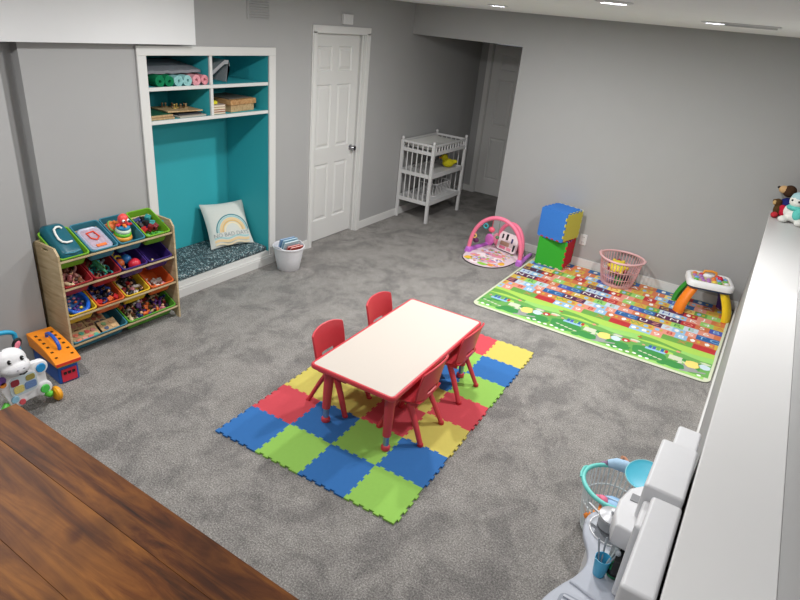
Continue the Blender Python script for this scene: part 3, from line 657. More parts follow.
W = 'in the green bin at the right of the top row'; Gp = 'toys in the top right green bin'
fill(BMs[(3, 0)], 0.15, 0.10, ['dark blue', 'blue', 'black', 'teal'], [t_car, t_block], W, Gp, 3, 2, seed=3, y0=0.125, z0=-0.065, layers=2)
fill(BMs[(3, 0)], 0.15, 0.055, ['red', 'dark red'], [t_car, t_block], W, Gp, 3, 1, seed=4, y0=0.075, z0=-0.06, layers=2)
fill(BMs[(3, 0)], 0.15, 0.045, ['yellow', 'green', 'cream', 'blue'], [t_block, t_car, t_ball], W, Gp, 3, 1, seed=5, y0=0.028, z0=-0.06, s=0.85)
# second row
fill(BMs[(0, 1)], 0.15, 0.16, ['dull pink', 'brown', 'pink', 'cream'], [t_animal, t_figure, t_ring], 'in the left dark red bin of the second row', 'toys in the left red bin', 3, 3, seed=6, layers=2, s=1.1)
fill(BMs[(1, 1)], 0.15, 0.16, ['brown', 'grey', 'black', 'teal'], [t_animal, t_ring], 'beside the green dinosaur in the red bin', 'toys under the green dinosaur', 3, 3, seed=7, s=1.1)
t_ = MB(); t_.tube([(0, -0.06, 0), (0, -0.03, 0.006), (0, 0.01, 0.010), (0, 0.05, 0.014), (0, 0.075, 0.03), (0, 0.082, 0.055)], [0.004, 0.012, 0.022, 0.020, 0.011, 0.009], 12).ball((0, 0.078, 0.062), (0.012, 0.02, 0.011), 12)
for s in (-1, 1):
    for y in (-0.005, 0.045): t_.tube([(s*0.012, y, 0.004), (s*0.03, y+0.006, 0.0), (s*0.036, y+0.014, -0.016)], [0.011, 0.008, 0.006], 8)
dn = t_.build('toy_dinosaur', plastic((52, 130, 92), 0.5), remesh=0.004)
MB().prism([(-0.03+i*0.012, (0.008 if i % 2 else 0.0)) for i in range(9)]+[(0.066, -0.012), (-0.03, -0.012)], -0.002, 0.002, plane='yz').at(0, 0, 0).build('back_crest', plastic((90, 160, 80)), dn).location = (0, 0, 0.036)
dn.matrix_world = BMs[(1, 1)] @ TR(0.005, 0.10, -0.035, rz=0.25); tag(dn, 'green toy dinosaur lying on top of the second red bin', 'toy dinosaur')
B_ = BMs[(2, 1)]
for c, x, y, z, r_, lab in (((206, 40, 60), 0.035, 0.06, -0.045, 0.043, 'large red ball at the front of a purple bin'), ((44, 120, 190), 0.012, 0.125, -0.05, 0.036, 'blue ball behind the red ball in a purple bin')):
    o = MB().ball((0, 0, 0), r_, 24).build('toy_ball', plastic(c, 0.4, 0.5)); o.matrix_world = B_ @ TR(x, y, z); tag(o, lab, 'toy ball')
for x, y, n, f in ((-0.065, 0.19, 'yellow', t_animal), (-0.05, 0.11, 'orange', t_ball), (-0.06, 0.05, 'cream', t_figure), (-0.03, 0.155, 'yellow', t_ring)): small(f, n, B_ @ TR(x, y, -0.055, 0.6), 'beside the balls in the purple bin', 'toys beside the balls')
for x, y, n, f in ((-0.03, 0.045, 'cream', t_animal), (-0.06, 0.05, 'purple', t_block)): small(f, n, BMs[(3, 1)] @ TR(x, y, -0.08, 1.0, s=0.8), 'alone in the nearly empty purple bin', 'toys in the nearly empty bin')
# third row
B_ = BMs[(0, 2)]
t = thing('bead_wheel', 'big blue ring toy full of coloured pieces in a yellow bin', 'ring toy', M=B_ @ TR(-0.0, 0.115, -0.012, rx=0.05))
MB().tube([(0.082*math.cos(a*PI/20), 0.100*math.sin(a*PI/20), 0) for a in range(40)], 0.014, 12, loop=True).build('ring', plastic((30, 96, 200), 0.3, 0.5), t)
MB().lathe([(0.0, -0.03), (0.075, -0.028), (0.082, -0.006)], n=32, sy=1.2, cap=(False, False)).build('tray', plastic((70, 120, 190), 0.3, 0.5), t)
rr = random.Random(5)
for k in range(16):
    an = k*2.4; q = 0.014+0.047*math.sqrt(k/16)
    MB().ball((q*math.cos(an), 1.15*q*math.sin(an), -0.013), (0.012, 0.010, 0.009), 10).build('bead', plastic(CN[rr.choice(['yellow', 'green', 'pink', 'white', 'orange', 'purple', 'grey'])], 0.4), t)
fill(BMs[(1, 2)], 0.16, 0.13, ['dark blue', 'blue', 'dark blue', 'black'], [t_car, t_block, t_figure], 'in the orange bin beside the blue ring', 'toys in the left orange bin', 4, 3, seed=9, y0=0.09, layers=2, z0=-0.075)
fill(BMs[(1, 2)], 0.16, 0.06, ['green', 'red', 'dark blue', 'orange', 'blue'], [t_animal, t_block, t_ring], 'in the orange bin beside the blue ring', 'toys in the left orange bin', 4, 1, seed=10, y0=0.03, layers=2, z0=-0.07)
fill(BMs[(2, 2)], 0.15, 0.18, ['dark red', 'red', 'black', 'pink', 'black', 'white'], [t_car, t_figure, t_animal], 'in the yellow bin of red and black toys', 'toys in the right yellow bin', 4, 4, seed=12, layers=1, z0=-0.06)
fill(BMs[(3, 2)], 0.14, 0.09, ['cream', 'orange', 'white', 'pink', 'yellow'], [t_animal, t_figure, t_block], 'in the orange bin at the right of the third row', 'toys in the right orange bin', 3, 2, seed=13, z0=-0.075)
# bottom row
B_ = bin_M(SV0+0.0155+PIT*3, 3)
fill(B_, 0.36, 0.20, ['purple', 'white', 'black', 'orange', 'brown', 'cream', 'pink', 'dark red', 'purple', 'dark blue'], [t_figure, t_animal, t_figure, t_block], 'among the small figures in the wide green bin', 'small figures in the wide green bin', 9, 5, seed=15, z0=-0.05, zr=0.02)
B_ = bin_M(SV0+0.0155+PIT, 3)
def puzzle(M, d, cols, lab, seed):
    rr = random.Random(seed); w, l = d
    o = MB().cbox((0, 0, 0.005), (w, l, 0.010)).build('wooden_puzzle', M_ply, bevel=0.002); o.matrix_world = M; tag(o, lab, 'puzzle', 'wooden puzzles in the wide teal bin')
    nx = max(2, int(w/0.045)); ny = max(2, int(l/0.045))
    for i in range(nx):
        for j in range(ny):
            cx = -w/2+0.012+(w-0.024)*(i+0.5)/nx; cy = -l/2+0.012+(l-0.024)*(j+0.5)/ny
            n = 9; q = MB().prism([(cx+0.016*(1+0.25*math.sin(3*a+i))*math.cos(a), cy+0.016*(1+0.25*math.cos(2*a+j))*math.sin(a)) for a in [2*PI*k/n for k in range(n)]], 0.010, 0.014)
            q.build('puzzle_piece', plastic(rr.choice(cols), 0.5), o, smooth=False)
puzzle(B_ @ TR(-0.10, 0.165, -0.070), (0.15, 0.14), [(120, 84, 66), (150, 110, 84), (100, 80, 70), (170, 120, 100)], 'brown toned puzzle at the back left of the wide teal bin', 1)
puzzle(B_ @ TR(0.055, 0.175, -0.070), (0.15, 0.14), [(140, 96, 84), (160, 90, 70), (110, 100, 100), (176, 130, 110)], 'reddish brown puzzle at the back right of the wide teal bin', 2)
puzzle(B_ @ TR(-0.08, 0.045+0.012, -0.045, rx=0.08), (0.19, 0.11), [(214, 96, 90), (226, 120, 96), (214, 140, 130), (90, 170, 140)], 'pink and orange puzzle at the front of the wide teal bin', 3)
puzzle(B_ @ TR(0.095, 0.055+0.012, -0.040, rx=0.08), (0.13, 0.10), [(206, 170, 120), (70, 84, 110), (120, 160, 110), (190, 150, 110)], 'tan puzzle at the front right of the wide teal bin', 4)

# ------------------------------------------------------------ orange roofed garage toy
t = thing('toy_garage', 'blue toy garage with a slotted orange roof and blue carry handle on the carpet', 'toy garage', (-1.075, -0.222, 0), rz=R(-6))
MB().box((-0.345, -0.062, 0), (0, 0.062, 0.125)).build('body', plastic((28, 84, 168), 0.4, 0.5), t, bevel=0.008)
dr = MB().box((0.0, -0.045, 0.012), (0.006, 0.048, 0.10)).build('garage_door', plastic((206, 44, 66), 0.4), t, bevel=0.002)
for k in range(3): MB().box((0.006, -0.033+k*0.026, 0.065), (0.009, -0.016+k*0.026, 0.082)).build('window', M_black, dr)
MB().box((-0.352, -0.068, 0.124), (0.010, 0.068, 0.136)).build('trim_band', plastic((196, 190, 50), 0.4), t, bevel=0.004)
prof = [(0.022, 0.140), (0.022, 0.162), (-0.04, 0.186), (-0.11, 0.206), (-0.20, 0.218), (-0.28, 0.222), (-0.365, 0.224), (-0.365, 0.205), (-0.345, 0.14)]
rf = MB().prism(prof, -0.078, 0.078, plane='xz').build('roof', plastic((240, 142, 30), 0.4, 0.5), t, bevel=0.005, angle=60)
MB().box((0.0225, -0.074, 0.141), (0.0255, 0.074, 0.160)).build('front_fascia', plastic((212, 60, 40), 0.4), rf)
def rz_(x):
    P_ = [(-0.365, 0.224), (-0.28, 0.222), (-0.20, 0.218), (-0.11, 0.206), (-0.04, 0.186), (0.022, 0.162)]
    for (a, za), (b_, zb) in zip(P_, P_[1:]):
        if a <= x <= b_: return za+(zb-za)*(x-a)/(b_-a)
for s in (-1, 1):
    for k in range(6):
        x = -0.30+k*0.052; sl = MB(); sl.box((x, s*0.048-0.008, rz_(x)-0.004), (x+0.022, s*0.048+0.008, rz_(x+0.011)+0.0012)); sl.build('slot', plastic((70, 44, 16)), rf, smooth=False)
MB().tube([(-0.25, 0.0, 0.216), (-0.245, 0.0, 0.245), (-0.21, 0.0, 0.262), (-0.16, 0, 0.264), (-0.11, 0.0, 0.250), (-0.085, 0, 0.225), (-0.083, 0, 0.200)], 0.011, 12).build('carry_handle', plastic((40, 90, 190), 0.35, 0.5), t)

# ------------------------------------------------------------ zebra walker
t = thing('zebra_walker', 'white zebra activity walker with round buttons and a blue push handle', 'baby walker', (-0.95, -0.55, 0))
def yz(pts, x0, x1, mat, nm, par, bev=0.0, **k):
    return MB().prism(pts, x0, x1, plane='yz').build(nm, mat, par, bevel=bev, **k)
Wz = plastic((232, 232, 234), 0.4, 0.5)
body = []
for cy, cz, r_ in ((0.0, 0.205, 0.085), (0.105, 0.265, 0.045), (0.108, 0.120, 0.047), (-0.110, 0.265, 0.045), (-0.045, 0.115, 0.045)):
    body.append((cy, cz, r_))
b = MB(); b.M = Matrix.Rotation(PI/2, 4, 'Y')
def disc(b, cy, cz, r_, x0, x1, n=28):
    b.loft([[(x, cy+rr_*math.cos(2*PI*k/n), cz+rr_*math.sin(2*PI*k/n)) for k in range(n)] for x, rr_ in ((x0, r_*0.9), (x0+0.008, r_), (x1-0.006, r_), (x1, r_*0.9))])
b = MB()
for cy, cz, r_ in body: disc(b, cy, cz, r_, -0.03, 0.012)
pts = [(-0.13, 0.24), (-0.10, 0.31), (0.09, 0.31), (0.13, 0.24), (0.13, 0.14), (0.08, 0.09), (-0.06, 0.08), (-0.09, 0.12)]
b.prism(pts, -0.028, 0.006, plane='yz')
pn = b.build('panel', Wz, t, remesh=0.005)
def btn(cy, cz, r_, c, nm='button', x=0.011):
    q = MB(); disc(q, cy, cz, r_, x-0.004, x+0.008, 20); return q.build(nm, plastic(c, 0.35, 0.5, var=0.25, scale=90), pn)
btn(0.105, 0.265, 0.028, (30, 140, 200)); btn(0.108, 0.120, 0.027, (80, 200, 80)); btn(-0.110, 0.277, 0.026, (120, 70, 160)); btn(-0.105, 0.250, 0.018, (232, 140, 50)); btn(-0.06, 0.13, 0.022, (150, 200, 225)); btn(-0.025, 0.098, 0.018, (226, 90, 100))
q = MB(); q.prism(rrect(0.15, 0.12, 0.03, 4, c=(0.0, 0.205)), 0.008, 0.0135, plane='yz'); q.build('picture_plate', plastic((200, 214, 220), 0.4), pn)
for cy, cz, c, w_, h_ in ((-0.045, 0.232, (150, 50, 60), 0.045, 0.04), (0.04, 0.235, (160, 150, 80), 0.05, 0.035), (-0.03, 0.185, (222, 205, 120), 0.055, 0.045), (0.035, 0.188, (110, 140, 190), 0.065, 0.045)):
    MB().prism(rrect(w_, h_, 0.012, 3, c=(cy, cz)), 0.012, 0.0165, plane='yz').build('picture_button', plastic(c, 0.4, 0.4, var=0.3, scale=120), pn)
hd = MB().ball((0.02, -0.02, 0.375), (0.06, 0.086, 0.078), 22).ball((0.045, -0.01, 0.345), (0.055, 0.080, 0.050), 20).build('head', Wz, t, remesh=0.005); hd.location = (0, -0.030, 0.008)
MB().ball((0.062, -0.010, 0.338), (0.046, 0.068, 0.040), 18).build('muzzle', plastic((206, 206, 210), 0.5), hd)
for y in (-0.045, 0.022): MB().ball((0.070, y, 0.398), (0.012, 0.011, 0.014), 12).build('eye', M_black, hd); MB().ball((0.081, y+0.003, 0.402), 0.004, 8).build('eye_glint', M_white, hd)
MB().tube([(0.106, -0.02, 0.326), (0.107, 0.0, 0.320), (0.103, 0.022, 0.326)], 0.0045, 8).build('mouth', M_black, hd)
for y in (-0.025, 0.01): MB().ball((0.104, y, 0.352), (0.004, 0.006, 0.003), 8).build('nostril', plastic((150, 150, 155)), hd)
for s, y in ((1, 0.042), (-1, -0.085)):
    e = MB(); e.M = Matrix.Translation((0.0, y, 0.452)) @ Matrix.Rotation(s*-0.45, 4, 'X'); e.ball((0, 0, 0), (0.012, 0.026, 0.036), 14); eo = e.build('ear', M_black, hd)
    e = MB(); e.M = Matrix.Translation((0.011, y, 0.452)) @ Matrix.Rotation(s*-0.45, 4, 'X'); e.ball((0, 0, -0.003), (0.005, 0.015, 0.024), 12); e.build('inner_ear', plastic((236, 130, 150)), hd)
for k in range(3): MB().tube([(0.055-k*0.015, -0.075, 0.40+k*0.02), (0.045-k*0.02, -0.055, 0.425+k*0.012), (0.03-k*0.02, -0.045, 0.44+k*0.008)], 0.004, 6).build('stripe', M_black, hd)
MB().tube([(-0.05, -0.14, 0.25), (-0.06, -0.155, 0.42)] + [(-0.065, -0.055+0.095*math.cos(R(a)), 0.475+0.045*math.sin(R(a))) for a in range(165, 14, -15)] + [(-0.06, 0.040, 0.42), (-0.05, 0.045, 0.28)], 0.013, 12).build('push_handle', plastic((30, 150, 190), 0.35, 0.5), t)
for s, y in ((1, 0.13), (-1, -0.13)):
    MB().tube([(-0.02, y*0.7, 0.10), (0.01, y, 0.07), (-0.01, y+s*0.012, 0.05)], [0.02, 0.022, 0.018], 10).build('leg', plastic((90, 190, 60), 0.4), t)
    w_ = MB(); w_.M = Matrix.Translation((0.0, y+s*0.045, 0.046)) @ Matrix.Rotation(PI/2, 4, 'X'); w_.lathe([(0.0, -0.018), (0.034, -0.018), (0.045, -0.008), (0.045, 0.008), (0.034, 0.018), (0, 0.018)], n=24); w_.build('front_wheel', plastic((240, 165, 30), 0.4, 0.5), t)
for y in (-0.12, 0.12):
    MB().box((-0.24, y-0.012, 0.045), (-0.02, y+0.012, 0.075)).build('side_bar', Wz, t, bevel=0.005)
    w_ = MB(); w_.M = Matrix.Translation((-0.235, y, 0.035)) @ Matrix.Rotation(PI/2, 4, 'X'); w_.lathe([(0, -0.022), (0.034, -0.022), (0.034, 0.022), (0, 0.022)], n=20); w_.build('rear_wheel', M_black, t, bevel=0.004)

# ------------------------------------------------------------ foam puzzle tiles on the floor
TS = 0.305; FT = 0.012
def toothed(side, d=0.011, n=10, fill_=(True, True, True, True)):
    # right/top edges carry tabs on even teeth, left/bottom edges take them in
    w = side/n; P = []
    def edge(kind):
        e = [(0.0, 0.0)]
        for k in range(1, n-1):
            if k % 2 == 1:
                o = d if kind == 'out' else d
                e += [(k*w+0.12*w, 0), (k*w-0.06*w, o), (k*w+w+0.06*w, o), (k*w+w-0.12*w, 0)]
        return e
    for x, y in edge('in'): P.append((x, y))                      # bottom, left to right (recess = +y)
    for x, y in edge('out'): P.append((side+y, x))                # right, upward (tab = +x)
    for x, y in [(s, q) for s, q in edge('out')][::-1]: P.append((x if x > 0 else 0.0, side+y)) if x > 0 else None
    top = []
    P2 = P[:len(edge('in'))+len(edge('out'))]
    P2.append((side, side))
    e = edge('out')[1:]
    for x, y in e[::-1]: P2.append((x, side+y))
    P2.append((0, side))
    for x, y in e[::-1]: P2.append((y, x))
    return P2
TEETH = toothed(TS)
FOAM = {'B': ((52, 108, 172), 'blue'), 'G': ((142, 190, 88), 'green'), 'R': ((202, 76, 86), 'red'), 'Y': ((200, 188, 96), 'yellow')}
def M_foam(c): return plastic(c, 0.85, 0.2, 0, 0.04, 50, 'foam', 0.25, 500)
grid = ['BGBG', 'RBGB', 'YYRY', 'GBYR', 'BRBG', 'YBGB', 'GYRY']
ordn = ['nearest row', 'second row', 'third row', 'fourth row', 'fifth row', 'sixth row', 'farthest row']
coln = ['leftmost', 'second from the left', 'second from the right', 'rightmost']
protos = {}
MATROT = 0.039763
Mm = Matrix.Rotation(MATROT, 4, 'Z')
for r_ in range(7):
    for k in range(4):
        q = grid[r_][k]; c, cn = FOAM[q]
        if q not in protos:
            protos[q] = MB().prism(TEETH, 0.001, FT).build('foam_tile', M_foam(c), smooth=False); o = protos[q]
        else: o = protos[q].copy(); C.objects.link(o)
        o.matrix_world = Mm @ TR(k*TS, r_*TS, 0)
        tag(o, '%s foam floor tile in the %s of the mat, %s' % (cn, ordn[r_], coln[k]), 'foam tile', 'interlocking foam floor tiles under the play table')

# ------------------------------------------------------------ play table and chairs
cRed = (204, 62, 72)
M_red = plastic(cRed, 0.4, 0.45, name='red_plastic', bump=0.05)
t = thing('play_table', 'low rectangular play table with a cream top and red rim on foam tiles', 'table', (0.640, 0.982, FT), rz=R(1.5))
LX_, LY_ = 0.575, 1.175; ZT = 0.44-FT
b = MB()
b.loft([[(x, y, z) for x, y in rrect(LX_-2*i, LY_-2*i, 0.03-min(i, .012), 4)] for i, z in ((0.030, ZT-0.032), (0.006, ZT-0.030), (0, ZT-0.022), (0, ZT-0.006), (0.005, ZT), (0.014, ZT), (0.016, ZT-0.003))])
b.build('rim', M_red, t, angle=50)
MB().loft([[(x, y, z) for x, y in rrect(LX_-0.033, LY_-0.033, 0.018, 4)] for z in (ZT-0.004, ZT-0.0008)]).build('table_top', plastic((200, 192, 183), 0.55, 0.25, 0, 0.01), t, smooth=False)
for sx in (-1, 1):
    MB().box((sx*(LX_/2-0.075)-0.011, -LY_/2+0.1, ZT-0.085), (sx*(LX_/2-0.075)+0.011, LY_/2-0.1, ZT-0.030)).build('apron', M_red, t, bevel=0.003)
for sy in (-1, 1):
    MB().box((-LX_/2+0.1, sy*(LY_/2-0.10)-0.011, ZT-0.085), (LX_/2-0.1, sy*(LY_/2-0.10)+0.011, ZT-0.030)).build('apron', M_red, t, bevel=0.003)
for sx in (-1, 1):
    for sy in (-1, 1):
        x0, y0 = sx*(LX_/2-0.075), sy*(LY_/2-0.10); x1_, y1_ = sx*(LX_/2-0.070), sy*(LY_/2-0.09)
        lg = MB().tube([(x0, y0, ZT-0.034), (x0, y0, ZT-0.10), (x1_, y1_, 0.10)], [0.036, 0.031, 0.025], 16)
        L_ = lg.build('leg', M_red, t, angle=50)
        MB().tube([(x1_, y1_, 0.11), (x1_, y1_, 0.028)], 0.018, 14).build('adjusting_tube', plastic((150, 165, 190), 0.3, 0.5, 0.6), L_)
        MB().lathe([(0.021, 0.0), (0.027, 0.004), (0.028, 0.022), (0.022, 0.032), (0.018, 0.034)], (x1_, y1_, 0), n=18).build('foot', M_red, L_)
def chair(name, lab, M):
    t = thing(name, lab, 'chair', M=M, group='red plastic kids chairs around the play table')
    # seat, local +x is forward
    n = 10; b = MB(); top = []; 
    rings = []
    for i in range(n+1):
        x = -0.125+0.265*i/n
        w_ = 0.138+0.012*math.sin(PI*i/n)-(0.012 if i == n else 0)
        dz = -0.012*math.sin(PI*min(1, i/(n*0.85))) - (0.012*((i-7)/3)**2 if i > 7 else 0)
        ring = []
        for k in range(13):
            y = -w_+2*w_*k/12; ring.append((x, y, 0.275+dz+0.010*(abs(y)/w_)**3))
        ring2 = [(p[0], p[1]*0.97, p[2]-0.010) for p in ring[::-1]]
        rings.append(ring+ring2)
    b.loft(rings); b.build('seat', M_red, t, angle=60)
    # backrest shell curved around the sitter, with a scooped hand opening
    N_ = 14; K = 8; g = []
    def bp(u, v, off):   # u -1..1 across, v 0..1 up
        h0, h1 = 0.285, 0.512-0.026*abs(u)**2.5
        z = h0+(h1-h0)*v
        w_ = 0.150-0.018*(1-v)*0.6-0.004*v*v
        x = -0.128-0.020*v-0.018*v*v + 0.030*abs(u)**2.4 - off
        return (x, u*w_, z)
    rows = []
    cells = lambda i, j: not (4 <= i <= 9 and j == 1)
    b = MB()
    vs = [bp(-1+2*i/N_, j/K, o_) for o_ in (0.0, 0.009) for j in range(K+1) for i in range(N_+1)]
    off = (K+1)*(N_+1); fs = []
    idx = lambda i, j, s: s*off + j*(N_+1)+i
    for i in range(N_):
        for j in range(K):
            if cells(i, j):
                fs.append((idx(i, j, 0), idx(i+1, j, 0), idx(i+1, j+1, 0), idx(i, j+1, 0)))
                fs.append((idx(i, j, 1), idx(i, j+1, 1), idx(i+1, j+1, 1), idx(i+1, j, 1)))
                for (a0, b0), (di, dj) in ((((i, j), (i+1, j)), (0, -1)), (((i+1, j), (i+1, j+1)), (1, 0)), (((i+1, j+1), (i, j+1)), (0, 1)), (((i, j+1), (i, j)), (-1, 0))):
                    ni, nj = i+di, j+dj
                    if ni < 0 or nj < 0 or ni >= N_ or nj >= K or not cells(ni, nj):
                        fs.append((idx(*b0, 0), idx(*a0, 0), idx(*a0, 1), idx(*b0, 1)))
    b.add(vs, fs)
    b.build('backrest', M_red, t, angle=60, bevel=0)
    # rim rib on the back of the shell
    q = MB(); pts = [bp(-0.98+1.96*k/16, 0.985, 0.006) for k in range(17)]
    pts = [bp(-1, 0.15+0.8*k/5, 0.006) for k in range(5)] + pts + [bp(1, 0.95-0.8*k/5, 0.006) for k in range(5)]
    q.tube(pts, 0.0065, 8).build('back_rim', M_red, t)
    for s in (-1, 1):
        q = MB(); q.tube([(-0.045, s*0.105, 0.255), (-0.10, s*0.118, 0.15), (-0.165, s*0.134, 0.012)], [0.023, 0.021, 0.018], 12, squash=0.7)
        L_ = q.build('leg', M_red, t); MB().lathe([(0.017, 0.0), (0.019, 0.003), (0.017, 0.018)], (-0.166, s*0.134, 0), n=14).build('foot_pad', plastic((190, 46, 56), 0.6), L_)
        q = MB(); q.tube([(0.02, s*0.105, 0.255), (0.07, s*0.116, 0.15), (0.125, s*0.130, 0.012)], [0.023, 0.021, 0.018], 12, squash=0.7)
        L_ = q.build('leg', M_red, t); MB().lathe([(0.017, 0.0), (0.019, 0.003), (0.017, 0.018)], (0.126, s*0.130, 0), n=14).build('foot_pad', plastic((190, 46, 56), 0.6), L_)
        MB().box((-0.11, s*0.116-0.008, 0.240), (0.11, s*0.116+0.008, 0.268)).build('side_rail', M_red, t, bevel=0.004)
    return t
ch = chair('kids_chair', 'red plastic kids chair on the carpet side of the table, nearer the camera', TR(0.375, 0.72, FT*0))
dup(ch, TR(0.368, 1.295, 0), 'red plastic kids chair on the carpet side of the table, farther from the camera')
dup(ch, TR(0.845, 0.775, FT, rz=PI+0.03), 'red plastic kids chair on the right side of the table, nearer the camera')
dup(ch, TR(0.825, 1.31, FT, rz=PI+0.02), 'red plastic kids chair on the right side of the table, farther from the camera')

# ------------------------------------------------------------ the alphabet play mat
MC = [(38, 98, 160), (206, 118, 76), (206, 174, 70), (186, 48, 52), (106, 164, 74), (148, 190, 224), (84, 34, 78), (196, 214, 226), (226, 150, 130), (70, 88, 176), (150, 206, 110), (240, 240, 236), (60, 140, 70), (204, 210, 184), (36, 40, 44), (170, 210, 90), (150, 152, 150), (240, 214, 120), (104, 166, 84)]
BLU, ORA, YEL, RED, GRN, LBL, PUR, PAL, PEA, IND, LGR, WHT, DGR, CRM, BLK, LIM, RDG, LYL, GR2 = range(19)
mmats = [plastic(c, 0.5, 0.4, 0, 0.03, 30, 'mat_print') for c in MC]
x0, x1m, y0, y1 = 0.345, 2.355, 2.66, 4.355; mz = 0.010
b = MB(); b.at((x0+x1m)/2, (y0+y1)/2, 0)
b.loft([[(x, y, z) for x, y in rrect(x1m-x0-e, y1-y0-e, 0.07, 6)] for e, z in ((0.0, 0.001), (0, mz-0.002), (0.006, mz))], m=CRM)
b.loft([[(x, y, z) for x, y in rrect(x1m-x0+0.004, y1-y0+0.004, 0.07, 6)] for z in (0.001, 0.004)], m=BLK)
b.M = Matrix()
L0 = mz+0.0004
def quad(xa, ya, xb, yb, m, z=L0):
    xa = max(xa, x0+0.022); xb = min(xb, x1m-0.022)
    if xb-xa < 0.004: return
    b.add([(xa, ya, z), (xb, ya, z), (xb, yb, z), (xa, yb, z)], [(0, 1, 2, 3)], m)
def blob(cx, cy, rx, ry, m, z, n=14, wob=0.12, seed=0):
    if cx-rx < x0+0.02 or cx+rx > x1m-0.02: return
    b.add([(cx+rx*(1+wob*math.sin(5*a+seed))*math.cos(a), cy+ry*(1+wob*math.cos(4*a+seed))*math.sin(a), z) for a in [2*PI*k/n for k in range(n)]], [tuple(range(n))], m)
def letter(ch_, x, y, s, m, z=L0+0.0004):
    if x < x0+0.05 or x > x1m-0.05: return
    b.text(ch_, s, Matrix.Translation((x, y, z)) @ Matrix.Scale(1.35, 4, (1, 0, 0)), m, 0.0001)
PER = 0.70; XO = 1.448-2*PER
rows = [  # from the near edge; cells: (width, colour, letter, letter colour) over one period
 [(0.18, RED, '', 0), (0.09, LBL, '', 0), (0.09, LBL, '', WHT), (0.09, PEA, '9', WHT), (0.08, GRN, '', 0), (0.17, GRN, 'X', ORA)],
 [(0.09, ORA, '', 0), (0.10, YEL, 'W', GRN), (0.10, YEL, '', 0), (0.09, PEA, '', 0), (0.09, PEA, '8', RED), (0.10, LBL, '8', WHT), (0.13, ORA, '', 0)],
 [(0.09, BLU, 'T', LBL), (0.11, BLU, 'C', LBL), (0.10, PUR, 'U', WHT), (0.11, PUR, 'Z', PEA), (0.09, PAL, '7', PEA), (0.11, LBL, '', 0), (0.09, PEA, 'S', WHT)],
 [(0.12, ORA, '', 0), (0.10, YEL, 'P', WHT), (0.12, YEL, '', 0), (0.11, LGR, 'R', DGR), (0.12, PAL, 'E', GRN), (0.13, PEA, '6', WHT)],
 [(0.11, IND, 'B', LBL), (0.12, BLU, 'O', LBL), (0.11, PUR, 'N', WHT), (0.12, PUR, 'M', WHT), (0.12, RED, 'Q', PEA), (0.12, ORA, '5', WHT)],
 [(0.11, YEL, 'A', ORA), (0.12, GRN, '', 0), (0.12, PAL, 'H', IND), (0.12, LBL, '', 0), (0.12, PEA, 'K', WHT), (0.11, LGR, '4', WHT)],
 [(0.12, ORA, '', 0), (0.10, PUR, 'G', YEL), (0.12, PUR, 'I', LBL), (0.12, RED, '', 0), (0.12, PEA, 'J', WHT), (0.12, ORA, '3', YEL)],
 [(0.12, RED, '3', WHT), (0.12, YEL, '', 0), (0.11, LBL, '', 0), (0.12, LYL, 'D', ORA), (0.11, GRN, '', 0), (0.12, LGR, 'F', WHT)],
 [(0.12, LBL, '', 0), (0.12, IND, 'E', LBL), (0.12, BLU, 'L', LBL), (0.11, PEA, '2', WHT), (0.11, YEL, 'C', ORA), (0.12, ORA, '', 0)],
 [(0.12, ORA, '1', WHT), (0.12, LYL, '', 0), (0.11, GRN, 'B', YEL), (0.12, PEA, '', 0), (0.11, ORA, 'A', WHT), (0.12, YEL, '', 0)],
 [(0.20, BLU, '', 0), (0.15, RED, '', 0), (0.18, BLU, '', 0), (0.17, ORA, '', 0)]]
ys = 3.185; rh = (4.335-ys)/11
for r_, cells_ in enumerate(rows):
    ya, yb = ys+r_*rh, ys+(r_+1)*rh
    for p in range(-2, 4):
        x = XO+p*PER+(0.07 if r_ in (1, 3, 6, 8) else 0)+(0.02*r_ if r_ > 2 else 0)
        for w_, m_, ch_, lm_ in cells_:
            if x+w_ > x0+0.022 and x < x1m-0.022:
                quad(x, ya, x+w_, yb, m_)
                if ch_: letter(ch_, x+w_/2, (ya+yb)/2, rh*0.80, lm_)
                elif r_ != 0 or m_ != RED:
                    if min(w_, 1) > 0.08: blob(x+w_*0.35, (ya+yb)/2, 0.020, rh*0.28, WHT if m_ in (BLU, LBL, ORA, RED, IND) else LBL, L0+0.0004, seed=x*9); blob(x+w_*0.72, (ya+yb)/2, 0.013, rh*0.22, YEL if m_ not in (YEL, LYL) else ORA, L0+0.0004, seed=x*5)
            x += w_
